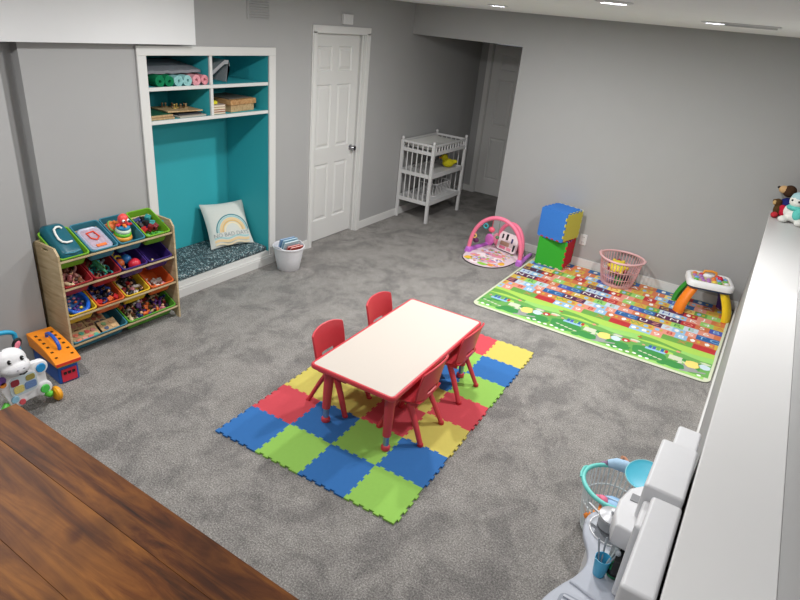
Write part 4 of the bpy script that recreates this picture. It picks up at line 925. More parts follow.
# landscape strip
quad(x0, 3.02, x1m, ys, LIM); quad(x0+0.022, y0+0.075, x1m, 3.02, GR2, L0)
for k in range(40):
    xa = x0+0.022+k*0.0492
    b.add([(xa, 3.03+0.035*math.sin(k*0.45), L0+0.0003), (xa+0.0492, 3.03+0.035*math.sin((k+1)*0.45), L0+0.0003), (xa+0.0492, 3.10+0.03*math.sin((k+1)*0.45+1), L0+0.0003), (xa, 3.10+0.03*math.sin(k*0.45+1), L0+0.0003)], [(0, 1, 2, 3)], GRN if k % 14 < 7 else LGR)
quad(x0+0.05, y0+0.030, x1m-0.05, y0+0.080, LGR, L0)
for p in range(-2, 4):
    X_ = XO+p*PER
    def Q(a, ya, c_, yb, m, z): quad(X_+a, ya, X_+c_, yb, m, z) if X_+c_ > x0+0.03 and X_+a < x1m-0.03 else None
    rq = random.Random(21)
    for k in range(46): blob(X_+rq.uniform(0, 0.70), rq.uniform(2.735, 2.985), rq.uniform(.012, .045), rq.uniform(.010, .028), rq.choice([DGR, DGR, DGR, GRN, LGR, CRM, PEA, LBL, DGR, RDG]), L0+0.00012+k*0.000005, 10, 0.12, k)
    blob(X_+0.42, 2.84, 0.135, 0.105, DGR, L0+0.0006, 18, 0.08, 1); blob(X_+0.62, 2.78, 0.09, 0.06, DGR, L0+0.00055, 18, 0.08, 4); blob(X_+0.52, 2.95, 0.08, 0.03, LIM, L0+0.0005, 18, 0.08, 4); blob(X_+0.02, 2.80, 0.08, 0.05, RDG, L0+0.00045, 14, 0.1, 2); blob(X_+0.18, 2.80, 0.10, 0.07, DGR, L0+0.0006, 18, 0.10, 3); blob(X_+0.30, 2.75, 0.09, 0.05, GRN, L0+0.0005, 16, 0.1, 2)
    blob(X_+0.05, 2.88, 0.055, 0.065, LYL, L0+0.0008, 12, 0.1, 2); blob(X_+0.14, 2.90, 0.045, 0.045, PAL, L0+0.0008, 12, 0.1, 5)
    blob(X_+0.22, 2.93, 0.035, 0.035, RED, L0+0.0010, 10, 0.1, 1); blob(X_+0.22, 2.92, 0.015, 0.015, WHT, L0+0.0012, 8, 0, 1)
    Q(0.57, 2.86, 0.67, 2.94, CRM, L0+0.0008)
    for k, cc in enumerate((BLU, IND, GRN, BLU, RED)): Q(0.40+0.032*k, 2.93, 0.424+0.032*k, 2.985, cc, L0+0.0010)
    Q(0.38, 2.90, 0.54, 2.94, LBL, L0+0.0009)
    for k in range(7): blob(X_+0.12+k*0.052, 2.735+0.012*math.sin(k*2), 0.017, 0.014, WHT, L0+0.0012, 9, 0.1, k)
    for k in range(5): blob(X_+0.36+k*0.04, 2.82-0.008*k, 0.018, 0.010, CRM, L0+0.0012, 8, 0.1, k)
    for k in range(6):
        xa = X_-0.02+k*0.030
        if xa > x0+0.03 and xa+0.03 < x1m-0.03: b.add([(xa, 2.715+k*0.012, L0+0.0007), (xa+0.03, 2.727+k*0.012, L0+0.0007), (xa+0.03, 2.752+k*0.012, L0+0.0007), (xa, 2.74+k*0.012, L0+0.0007)], [(0, 1, 2, 3)], RDG)
    blob(X_+0.30, 3.08, 0.02, 0.012, RED, L0+0.0012, 8, 0, 1); blob(X_+0.62, 3.03, 0.018, 0.018, PEA, L0+0.0012, 8, 0, 1)
o = b.build('play_mat', mmats, smooth=False); tag(o, 'colourful alphabet play mat with a green landscape border against the back wall', 'play mat')

# ------------------------------------------------------------ foam cubes
def cube(M, cols, lab):
    t = thing('foam_cube', lab, 'foam cube', M=M, group='cubes made of foam tiles'); s = 0.286; n = 9; th = 0.012
    w_ = s/n
    def face(nm, F, c, ph):
        P_ = []
        def wave(e): return [(k*w_, (e if (k+ph) % 2 else 0)) for k in range(n)]
        pts = []
        for k in range(n):
            o_ = 0 if (k+ph) % 2 else th; pts += [(k*w_, -o_), ((k+1)*w_, -o_)]
        for k in range(n):
            o_ = 0 if (k+ph) % 2 else th; pts += [(s+o_, k*w_), (s+o_, (k+1)*w_)]
        for k in range(n-1, -1, -1):
            o_ = 0 if (k+ph) % 2 else th; pts += [((k+1)*w_, s+o_), (k*w_, s+o_)]
        for k in range(n-1, -1, -1):
            o_ = 0 if (k+ph) % 2 else th; pts += [(-o_, (k+1)*w_), (-o_, k*w_)]
        q = []
        for p_ in pts:
            if not q or (abs(q[-1][0]-p_[0])+abs(q[-1][1]-p_[1])) > 1e-6: q.append(p_)
        m_ = MB(F); m_.prism([(x-s/2, y-s/2) for x, y in q], s/2, s/2+th-0.001)
        m_.build(nm, M_foam(c), t, smooth=False)
    U = Matrix.Translation((0, 0, s/2+th))
    face('front_panel', U @ Matrix.Rotation(PI/2, 4, 'X'), cols[0], 0); face('back_panel', U @ Matrix.Rotation(-PI/2, 4, 'X'), cols[3], 0)
    face('right_panel', U @ Matrix.Rotation(PI/2, 4, 'Y'), cols[1], 1); face('left_panel', U @ Matrix.Rotation(-PI/2, 4, 'Y'), cols[4], 1)
    face('top_panel', U, cols[2], 1); face('bottom_panel', U @ Matrix.Rotation(PI, 4, 'X'), cols[5], 1)
cY3 = (206, 204, 176)
cB, cY2, cG2, cR2 = (60, 122, 204), (206, 196, 84), (58, 168, 52), (196, 44, 58)
cube(TR(0.563, 4.220, mz+0.001, rz=0.0), [cG2, cR2, cB, cG2, cG2, cY3], 'lower foam cube with a green front and red side on the play mat')
cube(TR(0.562, 4.186, mz+0.3135, rz=-0.24), [cB, cY2, cB, cY3, cB, cR2], 'upper foam cube with a blue front and yellow side stacked by the wall')

# ------------------------------------------------------------ round laundry baskets
def laundry(lab, loc, c_rim, c_body, r0=0.150, r1=0.208, h=0.285, n=40):
    t = thing('laundry_basket', lab, 'basket', loc); mr = plastic(c_rim, 0.4, 0.5); mb_ = plastic(c_body, 0.4, 0.5)
    MB().lathe([(0.0, 0.004), (r0, 0.004), (r0+0.006, 0.012), (r0+0.006, 0.020), (r0, 0.010), (0.0, 0.010)], n=40, cap=(False, False)).build('base', mb_, t)
    b = MB()
    for k in range(n):
        a = 2*PI*k/n; ca, sa = math.cos(a), math.sin(a)
        b.tube([((r0+0.003)*ca, (r0+0.003)*sa, 0.012), ((r0+(r1-r0)*0.6)*ca, (r0+(r1-r0)*0.6)*sa, h*0.55), ((r1-0.004)*ca, (r1-0.004)*sa, h-0.004)], 0.0042, 6)
    for f in (0.10, 0.34, 0.62): 
        rr_ = r0+(r1-r0)*f; b.tube([(rr_*math.cos(2*PI*k/40), rr_*math.sin(2*PI*k/40), h*f) for k in range(40)], 0.0042, 6, loop=True)
    b.build('lattice', mb_, t)
    MB().tube([(r1*math.cos(2*PI*k/48)*(1+0.035*math.cos(4*PI*k/48)), r1*math.sin(2*PI*k/48), h+0.003*math.cos(4*PI*k/48)) for k in range(48)], 0.0115, 10, loop=True).build('rim', mr, t)
    for s in (-1, 1): MB().tube([(s*(r1+0.008), -0.05, h+0.004), (s*(r1+0.016), -0.025, h+0.012), (s*(r1+0.016), 0.025, h+0.012), (s*(r1+0.008), 0.05, h+0.004)], 0.007, 8).build('handle', mr, t)
    return t
laundry('pink round laundry basket of toys standing on the play mat', (1.268, 4.148, mz), (222, 176, 178), (218, 166, 170))
t = thing('shape_sorter_ball', 'yellow and green toy face disc lying in the pink laundry basket', 'toy', (1.24, 4.17, mz+0.17), rz=0.3)
t.rotation_euler = (0.5, 0, 0.2)
MB().ball((0, 0, 0), (0.085, 0.085, 0.045), 24).build('disc', plastic((226, 206, 50), 0.4), t); MB().ball((0.01, 0, 0.03), (0.035, 0.03, 0.022), 16).build('button', plastic((110, 200, 60), 0.4), t)
for k in range(12): MB().ball((0.09*math.cos(k*PI/6), 0.09*math.sin(k*PI/6), 0.0), (0.020, 0.020, 0.022), 10).build('petal', plastic((150, 50, 60) if k % 2 else (220, 190, 60), 0.5), t)
for k, (c, p_, lab) in enumerate((((70, 60, 66), (0.06, 0.03, 0.05), 'dark plush lump under the yellow disc in the pink basket'), ((206, 200, 190), (-0.05, 0.04, 0.06), 'cream plush lump at the bottom of the pink basket'), ((70, 140, 80), (0.03, -0.07, 0.055), 'green plush lump at the bottom of the pink basket'), ((170, 150, 180), (-0.06, -0.05, 0.05), 'lilac plush lump at the bottom of the pink basket'))):
    plush('plush_toy', (c, [((0, 0, 0), (0.045, 0.045, 0.035)), ((0.03, 0.02, 0.03), 0.022), ((-0.03, -0.02, 0.02), (0.02, 0.025, 0.02))]), TR(1.268+p_[0], 4.148+p_[1], mz+p_[2], rz=k), lab)

# ------------------------------------------------------------ baby gym
t = thing('baby_gym', 'pink baby play gym with an arch, hanging toys and a printed floor mat', 'baby gym', (0.0, 3.88, 0))
Mpk = plastic((240, 120, 150), 0.4, 0.45); Mpu = plastic((190, 110, 205), 0.4, 0.45)
out = [(-0.27, -0.18), (-0.19, -0.29), (-0.06, -0.34), (0.09, -0.31), (0.19, -0.20), (0.235, -0.04), (0.25, 0.22), (0.20, 0.36), (-0.12, 0.40), (-0.22, 0.28), (-0.29, 0.04)]
def smoothp(P_, n=5):
    r = []; N_ = len(P_)
    for i in range(N_):
        p0, p1, p2, p3 = [Vector(P_[(i+k-1) % N_]) for k in range(4)]
        for k in range(n):
            u = k/n; v = 0.5*((2*p1)+(-p0+p2)*u+(2*p0-5*p1+4*p2-p3)*u*u+(-p0+3*p1-3*p2+p3)*u**3); r.append((v.x, v.y))
    return r
po = smoothp(out)
gm = [(226, 206, 214), (34, 30, 36), (232, 150, 170), (236, 190, 70), (150, 206, 80), (240, 150, 90), (210, 200, 226), (250, 235, 240), (150, 140, 190)]
b = MB().prism([(x*1.02, y*1.02) for x, y in po], 0.001, 0.008, m=1).prism(po, 0.008, 0.012, m=0)
rr = random.Random(8)
def gb(cx, cy, rx, ry, m, z): b.add([(cx+rx*(1+0.15*math.sin(3*a+cx*20))*math.cos(a), cy+ry*math.sin(a), z) for a in [2*PI*k/12 for k in range(12)]], [tuple(range(12))], m)
for cx, cy, rx, ry, m_ in ((-0.20, -0.20, 0.045, 0.05, 3), (-0.10, -0.27, 0.05, 0.035, 7), (0.0, -0.27, 0.06, 0.035, 4), (0.09, -0.24, 0.05, 0.04, 5), (0.16, -0.13, 0.035, 0.05, 3), (-0.12, -0.16, 0.06, 0.04, 6), (0.0, -0.14, 0.10, 0.05, 2), (0.08, -0.05, 0.07, 0.06, 7), (-0.10, -0.02, 0.08, 0.06, 7), (-0.18, -0.08, 0.05, 0.04, 2), (0.0, 0.06, 0.12, 0.05, 2), (-0.12, 0.14, 0.08, 0.05, 6)): gb(cx, cy, rx, ry, m_, 0.0125)
for k in range(110): gb(rr.uniform(-0.18, 0.16), rr.uniform(-0.26, 0.2), rr.uniform(.008, .02), rr.uniform(.008, .016), rr.choice([2, 3, 4, 5, 6, 8, 7]), 0.0130+k*0.00003)
b.build('floor_mat', [fabric(c, 0.05) for c in gm], t, smooth=False)
fl, fr = Vector((-0.285, -0.03, 0)), Vector((0.305, 0.0, 0))
pts = []
for k in range(25):
    a = PI*k/24; x = (fl.x+fr.x)/2 - (fr.x-fl.x)/2*math.cos(a); pts.append((x, -0.03+0.03*k/24+0.03*math.sin(a), 0.045+0.40*math.sin(a)**0.85))
MB().tube(pts, 0.022, 12).build('arch', Mpk, t)
pts2 = []
for k in range(21):
    a = PI*k/20; pts2.append((-0.10+0.17*(1-math.cos(a)), 0.33-0.12*k/20, 0.03+0.31*math.sin(a)**0.8))
MB().tube(pts2, 0.022, 10).build('rear_arch', Mpk, t)
for p_, q_ in ((fl, (-0.20, 0.42)), (fr, (0.29, 0.38))):
    MB().tube([(p_.x, p_.y-0.035, 0.022), (p_.x, p_.y+0.03, 0.024), (q_[0], q_[1], 0.02)], [0.030, 0.030, 0.018], 12).build('base_rail', Mpu, t)
    MB().lathe([(0.036, 0.0), (0.038, 0.03), (0.030, 0.058), (0.022, 0.064)], (p_.x, p_.y, 0.004), n=18).build('arch_socket', Mpu, t)
b = MB(Matrix.Translation((0.045, 0.23, 0.03)) @ Matrix.Rotation(-0.28, 4, 'Z') @ Matrix.Rotation(-0.25, 4, 'X'))
b.prism(rrect(0.26, 0.20, 0.03, 4, c=(0, 0.10)), -0.012, 0.012, plane='xz')
pb = b.build('piano_panel', plastic((236, 220, 224), 0.4, var=0.1, scale=60), t)
M0 = b.M
for x, z, w_, h_, c in ((-0.08, 0.15, 0.02, 0.05, (40, 34, 44)), (-0.02, 0.155, 0.026, 0.065, (30, 26, 30)), (0.055, 0.13, 0.02, 0.05, (60, 60, 110)), (0.10, 0.06, 0.022, 0.07, (34, 40, 46)), (-0.03, 0.075, 0.12, 0.045, (200, 160, 140)), (-0.05, 0.03, 0.08, 0.03, (226, 120, 150)), (0.04, 0.03, 0.06, 0.03, (232, 150, 170))):
    q = MB(M0); q.cbox((x, -0.014, z), (w_, 0.006, h_)); q.build('key', plastic(c, 0.4), pb, bevel=0.001)
for k, (f, c, dl, r_) in enumerate(((0.20, (226, 190, 110), 0.05, 0.022), (0.24, (84, 34, 80), 0.15, 0.026), (0.36, (60, 160, 170), 0.045, 0.024), (0.42, (232, 96, 120), 0.12, 0.028), (0.50, (90, 120, 90), 0.20, 0.018))):
    i = int(f*24); p_ = pts[i]
    hb = MB().tube([(p_[0], p_[1], p_[2]), (p_[0]+0.004, p_[1], p_[2]-dl)], 0.0025, 6)
    if k in (0, 2): hb.tube([(p_[0]+r_*math.cos(a*PI/8), p_[1], p_[2]-dl-r_+r_*math.sin(a*PI/8)) for a in range(16)], 0.008, 8, loop=True)
    else: hb.ball((p_[0], p_[1], p_[2]-dl-0.01), (r_*1.3, r_*0.9, r_*1.1), 12)
    hb.build('hanging_toy', plastic(c, 0.5), t)
for k in range(5): MB().ball((-0.20+0.09*k, 0.32+0.01*k, 0.075+0.03*(k % 2)), (0.055, 0.02, 0.075), 10).build('fabric_petal', fabric([(220, 120, 200), (238, 150, 170), (190, 150, 220)][k % 3]), t)

# ------------------------------------------------------------ activity table
t = thing('activity_table', 'small toddler activity table with orange, green and yellow legs on the mat', 'toy table', (2.085, 4.085, mz), rz=R(13))
w_, d_ = 0.40, 0.33; zt = 0.27
top = MB().loft([[(x, y, z) for x, y in rrect(w_-2*e, d_-2*e, 0.07, 6)] for e, z in ((0.02, zt), (0.0, zt+0.008), (0.0, zt+0.05), (0.012, zt+0.062), (0.03, zt+0.064), (0.035, zt+0.054))]).build('table_top', Wz, t, angle=60)
MB().loft([[(x, y, z) for x, y in rrect(w_-2*e, d_-2*e, 0.065, 6)] for e, z in ((0.03, zt-0.018), (0.012, zt-0.012), (0.008, zt+0.002))]).build('underside', plastic((60, 84, 128), 0.4), t, angle=60)
cols = [(206, 60, 70), (230, 120, 60), (90, 180, 80), (230, 200, 70), (120, 160, 220), (226, 226, 230), (170, 110, 180)]
rr = random.Random(3)
MB().loft([[(x, y, z) for x, y in rrect(w_-0.075, d_-0.075, 0.05, 6)] for z in (zt+0.050, zt+0.057)]).build('play_surface', plastic((200, 190, 140), 0.4, var=0.4, scale=40), t)
for i in range(6):
    for j in range(4):
        x = -0.125+i*0.05+rr.uniform(-.008, .008); y = -0.09+j*0.06+rr.uniform(-.008, .008)
        MB().lathe([(0.020, 0), (0.022, 0.006), (0.016, 0.013), (0.0, 0.015)], (x, y, zt+0.056), n=12).build('button', plastic(rr.choice(cols), 0.35, 0.5), t)
MB().tube([(-0.05, 0.11, zt+0.06), (-0.045, 0.115, zt+0.085), (0.02, 0.12, zt+0.092), (0.06, 0.115, zt+0.085), (0.065, 0.11, zt+0.06)], 0.012, 10).build('bead_bar', plastic((226, 150, 50), 0.4), t)
MB().ball((-0.02, 0.03, zt+0.07), (0.045, 0.03, 0.022), 16).build('dome', Wz, t); MB().ball((0.085, 0.01, zt+0.072), (0.024, 0.024, 0.022), 14).build('roller', plastic((206, 30, 60), 0.4), t)
for sx, sy, c in ((-1, -1, (240, 130, 30)), (1, -1, (232, 196, 30)), (-1, 1, (50, 150, 50)), (1, 1, (80, 50, 120))):
    rings = []
    for k in range(9):
        u = k/8; z = zt*(1-u)-0.004*u; f = 0.115+0.075*math.sin(u*PI/2); wd = 0.045+0.008*u
        cx, cy = sx*f*1.12, sy*f*0.80; nx, ny = sx*0.81, sy*0.58; tx, ty = -ny, nx; th = 0.024
        rings.append([(cx+tx*a*wd+nx*q*th, cy+ty*a*wd+ny*q*th, z) for a, q in ((-1, -1), (-0.5, -1.2), (0.5, -1.2), (1, -1), (1, 0.4), (0.6, 1), (-0.6, 1), (-1, 0.4))])
    MB().loft(rings).build('leg', plastic(c, 0.35, 0.5), t, angle=70)

# ------------------------------------------------------------ play kitchen against the low wall
M_kw = plastic((212, 213, 216), 0.4, 0.4, name='kitchen_white', var=0.02); M_kg = plastic((176, 181, 192), 0.45, 0.4, name='kitchen_grey', var=0.03)
t = thing('play_kitchen', 'white and grey toy kitchen seen from above against the low right wall', 'toy kitchen', (2.2, -0.1, 0))
K0 = Matrix.Translation((-2.2, 0.1, 0))
def kb(**k): return MB(K0.copy())
cnt = smoothp([(2.37, 0.30), (2.20, 0.30), (2.10, 0.29), (2.055, 0.22), (2.065, 0.12), (2.11, 0.03), (2.125, -0.04), (2.108, -0.12), (2.072, -0.20), (2.04, -0.30), (2.03, -0.45), (2.03, -0.60), (2.10, -0.66), (2.37, -0.66)], 5)
kb().loft([[((x-2.37)*k+2.37, (y+0.15)*k2-0.15, z) for x, y in cnt] for k, k2, z in ((0.97, 0.99, 0.425), (1, 1, 0.432), (1, 1, 0.447), (0.975, 0.99, 0.455))]).build('counter', M_kg, t, angle=60)
kb().loft([[((x-2.37)*0.88+2.37, (y+0.15)*0.94-0.15, z) for x, y in cnt] for z in (0.0, 0.42)]).build('cabinet', M_kw, t, angle=60)
q = kb().prism(rrect(0.19, 0.27, 0.03, 4, c=(2.165, -0.345)), 0.4555, 0.459).build('sink_rim', M_kg, t, bevel=0.001)
q2 = kb(); q2.prism(rrect(0.155, 0.235, 0.025, 4, c=(2.165, -0.345)), 0.459, 0.4605); q2.build('drainer', plastic((140, 146, 158), 0.5), t)
for k in range(9): kb().box((2.10, -0.25-k*0.024, 0.4605), (2.225, -0.240-k*0.024, 0.466)).build('drainer_rib', plastic((186, 190, 200), 0.5), t)
kb().tube([(2.10, -0.165, 0.456), (2.13, -0.17, 0.457), (2.18, -0.185, 0.457), (2.27, -0.20, 0.456)], 0.006, 8).build('counter_ridge', M_kg, t)
kb().lathe([(0.085, 0.4555), (0.085, 0.459), (0.072, 0.461)], (2.16, 0.185, 0), n=32).build('burner', plastic((120, 124, 130), 0.4, metal=0.3), t)
kb().tube([(2.16+0.086*math.cos(a*PI/16), 0.185+0.086*math.sin(a*PI/16), 0.458) for a in range(32)], 0.0035, 6, loop=True).build('burner_ring', plastic((210, 212, 216), 0.3), t)
# towers
def tower(nm, xa, ya, xb, yb, z0, z1, mat=None, bev=0.012):
    return kb().box((xa, ya, z0), (xb, yb, z1)).build(nm, mat or M_kw, t, bevel=bev, seg=3)
tower('back_panel', 2.335, -0.66, 2.368, 0.60, 0.455, 0.66)
k2 = tower('tall_cupboard', 2.225, 0.035, 2.362, 0.375, 0.50, 0.855); tower('cupboard_top', 2.262, -0.56, 2.358, -0.13, 0.50, 0.95)
tower('cupboard_base', 2.275, -0.55, 2.355, -0.14, 0.455, 0.93, plastic((214, 214, 212), 0.4)); 
tower('side_cupboard', 2.264, 0.38, 2.360, 0.625, 0.0, 0.79); tower('side_body', 2.255, 0.32, 2.355, 0.378, 0.0, 0.76)
tower('shelf_block', 2.24, -0.13, 2.36, 0.028, 0.455, 0.80)
hp = [(2.26, -0.055), (2.180, -0.050), (2.160, 0.02), (2.158, 0.10), (2.178, 0.19), (2.215, 0.235), (2.26, 0.24)]
kb().loft([[((x-2.26)*k+2.26, (y-0.07)*k3+0.07, z) for x, y in hp] for k, k3, z in ((0.9, 0.95, 0.60), (1, 1, 0.612), (1, 1, 0.69), (0.93, 0.96, 0.70))]).build('hood', M_kw, t, angle=50, bevel=0.006)
kb().cbox((2.212, 0.135, 0.7015), (0.038, 0.045, 0.003)).build('display', plastic((120, 122, 126), 0.4), t, bevel=0.001)
kb().box((2.19, -0.02, 0.455), (2.30, 0.03, 0.60)).build('oven_side', plastic((206, 206, 206), 0.5), t)
kb().box((2.215, -0.10, 0.52), (2.262, 0.0, 0.585)).build('oven_window', M_black, t, bevel=0.004)
# pot with a lid
o = thing('toy_pot', 'small silver toy pot with a knobbed lid on the kitchen burner', 'toy pot', (2.15, 0.20, 0.462))
Msil = plastic((186, 188, 192), 0.35, 0.5, 0.35, 0.05)
MB().lathe([(0.046, 0), (0.052, 0.006), (0.054, 0.048), (0.057, 0.052)], n=28).build('pot_body', Msil, o); MB().lathe([(0.056, 0.053), (0.054, 0.060), (0.03, 0.070), (0.012, 0.073), (0.010, 0.082), (0.014, 0.090), (0.0, 0.093)], n=28).build('lid', Msil, o)
MB().tube([(-0.05, 0.0, 0.04), (-0.075, 0.012, 0.042), (-0.105, 0.03, 0.044)], 0.006, 8).build('handle', Msil, o)
# cup with cutlery
o = thing('toy_cup', 'turquoise plastic cup standing on the toy kitchen counter', 'cup', (2.178, -0.065, 0.457))
Mcup = plastic((70, 170, 210), 0.35, 0.5)
MB().lathe([(0.021, 0.0), (0.0225, 0.003), (0.030, 0.085), (0.028, 0.085), (0.0205, 0.006), (0.0, 0.005)], n=28, cap=(True, False)).build('cup_body', Mcup, o)
for k, (dx, dy, lx, ly, lab, big) in enumerate(((-0.010, 0.004, -0.030, 0.03, 'grey toy fork leaning left out of the turquoise cup', 0), (-0.004, 0.012, -0.010, 0.045, 'grey toy knife standing at the back of the turquoise cup', 0), (0.010, 0.0, 0.030, 0.045, 'large pale grey toy spoon leaning right out of the turquoise cup', 1), (0.010, -0.006, 0.040, 0.015, 'small grey toy spoon leaning right out of the turquoise cup', 1))):
    u = MB(); p0 = Vector((dx*0.4, dy*0.4, 0.01)); p1 = Vector((dx+lx*0.7, dy+ly*0.7, 0.115))
    u.tube([tuple(p0), tuple((p0+p1)/2), tuple(p1)], [0.003, 0.0032, 0.004], 8)
    if big: u.ball(tuple(p1+(p1-p0).normalized()*0.014), (0.011, 0.012, 0.016), 12)
    else: u.tube([tuple(p1), tuple(p1+(p1-p0).normalized()*0.022)], [0.005, 0.003], 8)
    q = u.build('toy_spoon' if big else 'toy_cutlery', plastic((160, 168, 176) if k != 2 else (186, 196, 198), 0.4)); place(q, TR(2.178, -0.065, 0.457)); tag(q, lab, 'toy cutlery')
o = MB().lathe([(0.024, 0), (0.030, 0.01), (0.030, 0.05), (0.024, 0.058), (0.012, 0.06), (0.010, 0.075), (0, 0.077)], n=20).build('toy_bottle', plastic((30, 130, 84), 0.4)); place(o, TR(2.225, -0.035, 0.458)); MB().lathe([(0.0305, 0.018), (0.0305, 0.042)], n=20).build('dark_label', M_black, o); tag(o, 'green toy bottle with a dark band beside the turquoise cup', 'toy bottle')
o = MB().lathe([(0.020, 0), (0.026, 0.006), (0.034, 0.03), (0.032, 0.03), (0.02, 0.008), (0, 0.007)], n=24, cap=(True, False)).build('toy_bowl', plastic((196, 198, 204), 0.4)); place(o, TR(2.222, 0.065, 0.458+0.05)); tag(o, 'pale grey toy bowl tucked under the kitchen hood', 'toy bowl')
o = MB().cbox((0, 0, 0.024), (0.06, 0.06, 0.048)).build('toy_tin', plastic((36, 34, 38), 0.4), bevel=0.004); place(o, TR(2.222, 0.065, 0.458)); MB().cbox((-0.0305, 0, 0.024), (0.002, 0.04, 0.03)).build('green_sticker', plastic((40, 140, 80)), o); tag(o, 'small black toy tin with a green sticker under the kitchen hood', 'toy tin')

# turquoise rimmed basket next to the kitchen, and its toys
laundry('white lattice laundry basket with a turquoise rim beside the toy kitchen', (2.098, 0.69, 0), (110, 206, 198), (216, 224, 226), r0=0.115, r1=0.160, h=0.29)
o = MB().ball((0, 0, 0), (0.075, 0.06, 0.035), 18).build('toy_boat', plastic((150, 190, 226), 0.5)); MB().tube([(-0.05+0.02*k, 0, 0.036) for k in range(6)], 0.004, 6).build('ridge', plastic((190, 214, 236)), o); place(o, TR(2.11, 0.69, 0.17)); tag(o, 'pale blue ridged toy lying in the turquoise rimmed basket', 'toy')
o = MB().tube([(0, -0.07, 0), (0.01, -0.02, 0.012), (0.0, 0.04, 0.016), (-0.008, 0.07, 0.01)], [0.012, 0.022, 0.02, 0.010], 12).build('toy_carrot', plastic((240, 140, 50), 0.45)); place(o, TR(2.045, 0.62, 0.14, rz=-0.6)); tag(o, 'orange curved toy at the left side of the turquoise rimmed basket', 'toy')
for k, (c, x, y, z, lab) in enumerate((((200, 50, 70), 2.06, 0.72, 0.15, 'red toy pressed against the lattice of the turquoise rimmed basket'), ((190, 40, 50), 2.19, 0.70, 0.14, 'dark red toy under the turquoise disc in the basket'), ((60, 46, 60), 2.13, 0.63, 0.12, 'dark toy at the bottom of the turquoise rimmed basket'), ((236, 120, 150), 2.05, 0.67, 0.19, 'pink toy at the left of the turquoise rimmed basket'), ((226, 222, 215), 2.15, 0.74, 0.08, 'white toy at the bottom of the turquoise rimmed basket'), ((230, 170, 120), 2.16, 0.60, 0.13, 'peach toy near the kitchen in the turquoise rimmed basket'))):
    o = MB().ball((0, 0, 0), (0.034, 0.030, 0.024), 14).ball((0.02, 0.015, 0.012), 0.018, 10).build('toy', plastic(c, 0.5), remesh=0.004); place(o, TR(x, y, z, rz=k)); tag(o, lab, 'toy')
t = thing('toy_doll', 'small baby doll in pale blue leaning over the turquoise basket rim', 'doll', (2.10, 0.845, 0.305), rz=0.2)
MB().tube([(-0.09, 0.0, -0.005), (-0.05, 0.004, 0.004), (0.0, 0.0, 0.006), (0.035, 0, 0.008)], [0.018, 0.030, 0.032, 0.020], 14).build('body', fabric((170, 200, 226)), t)
MB().tube([(-0.09, 0.0, -0.004), (-0.12, 0.0, -0.02)], [0.014, 0.010], 10).build('foot', fabric((150, 120, 150)), t)
MB().tube([(0.0, 0.02, 0.02), (-0.015, 0.035, 0.028), (-0.03, 0.030, 0.032)], [0.012, 0.011, 0.012], 10).build('arm', plastic((198, 140, 110), 0.6), t)
h_ = MB().ball((0.062, 0, 0.014), (0.028, 0.026, 0.028), 16).build('head', plastic((206, 150, 120), 0.6), t)
MB().ball((0.070, 0, 0.022), (0.028, 0.028, 0.026), 14).build('bonnet', fabric((236, 226, 216)), h_)
o = MB().lathe([(0.0, -0.004), (0.080, -0.004), (0.086, 0.0), (0.086, 0.008), (0.080, 0.006), (0.070, 0.002), (0.0, 0.002)], n=40, cap=(False, False)).build('toy_plate', plastic((70, 178, 204), 0.4)); MB().lathe([(0.083, 0.0065), (0.0865, 0.009), (0.089, 0.0065), (0.0865, 0.004)], n=40, cap=(False, False)).build('plate_rim', plastic((150, 220, 230)), o)
o.matrix_world = TR(2.195, 0.735, 0.385, rx=0.35, ry=-0.10); tag(o, 'round turquoise toy plate standing up in the basket beside the kitchen', 'toy plate')

# ------------------------------------------------------------ soft toys at the far end of the low wall
ZC = 1.011
plush('plush_bunny', ((232, 232, 226), [((0, 0, 0.055), (0.070, 0.065, 0.055)), ((-0.015, -0.02, 0.145), (0.050, 0.048, 0.046)), ((-0.05, -0.055, 0.020), (0.032, 0.045, 0.022)), ((0.05, -0.055, 0.020), (0.032, 0.045, 0.022)), ((-0.06, -0.01, 0.07), (0.022, 0.022, 0.040))]), TR(2.550, 4.05, ZC, rz=-0.35, s=1.28),
      'white soft toy in a turquoise hat and scarf on the white ledge', kids=[('hat', (170, 205, 212), [((-0.012, -0.012, 0.165), (0.052, 0.050, 0.038)), ((0.0, 0.0, 0.205), 0.016)]), ('scarf', (100, 200, 190), [((-0.01, -0.015, 0.100), (0.060, 0.056, 0.022)), ((0.02, -0.055, 0.07), (0.030, 0.018, 0.04))]),
      ('eye', (20, 20, 24), [((-0.034, -0.062, 0.152), 0.0065), ((0.008, -0.066, 0.150), 0.0065)])])
plush('plush_dog', ((70, 48, 34), [((0.0, 0.0, 0.06), (0.055, 0.055, 0.06)), ((-0.03, -0.02, 0.165), (0.042, 0.042, 0.04)), ((0.03, -0.04, 0.02), (0.03, 0.04, 0.02)), ((-0.03, -0.04, 0.02), (0.03, 0.04, 0.02)), ((0.05, 0.0, 0.16), (0.02, 0.025, 0.03))]), TR(2.495, 4.235, ZC+0.0, rz=-0.5, s=1.32),
      'brown soft toy with a tan muzzle and blue coat behind the white one', kids=[('muzzle', (206, 168, 122), [((-0.058, -0.035, 0.170), (0.036, 0.030, 0.026))]), ('nose', (24, 20, 20), [((-0.090, -0.045, 0.178), (0.011, 0.010, 0.009))]), ('coat', (36, 44, 110), [((-0.010, -0.015, 0.085), (0.058, 0.058, 0.040))])])
plush('plush_bear', ((176, 140, 104), [((0.0, 0.0, 0.06), (0.05, 0.05, 0.06)), ((0.0, -0.01, 0.20), (0.055, 0.045, 0.035)), ((0.0, 0.0, 0.13), (0.035, 0.035, 0.06))]), TR(2.60, 4.25, ZC, s=1.35), 'tan soft toy at the right behind the white one on the ledge')
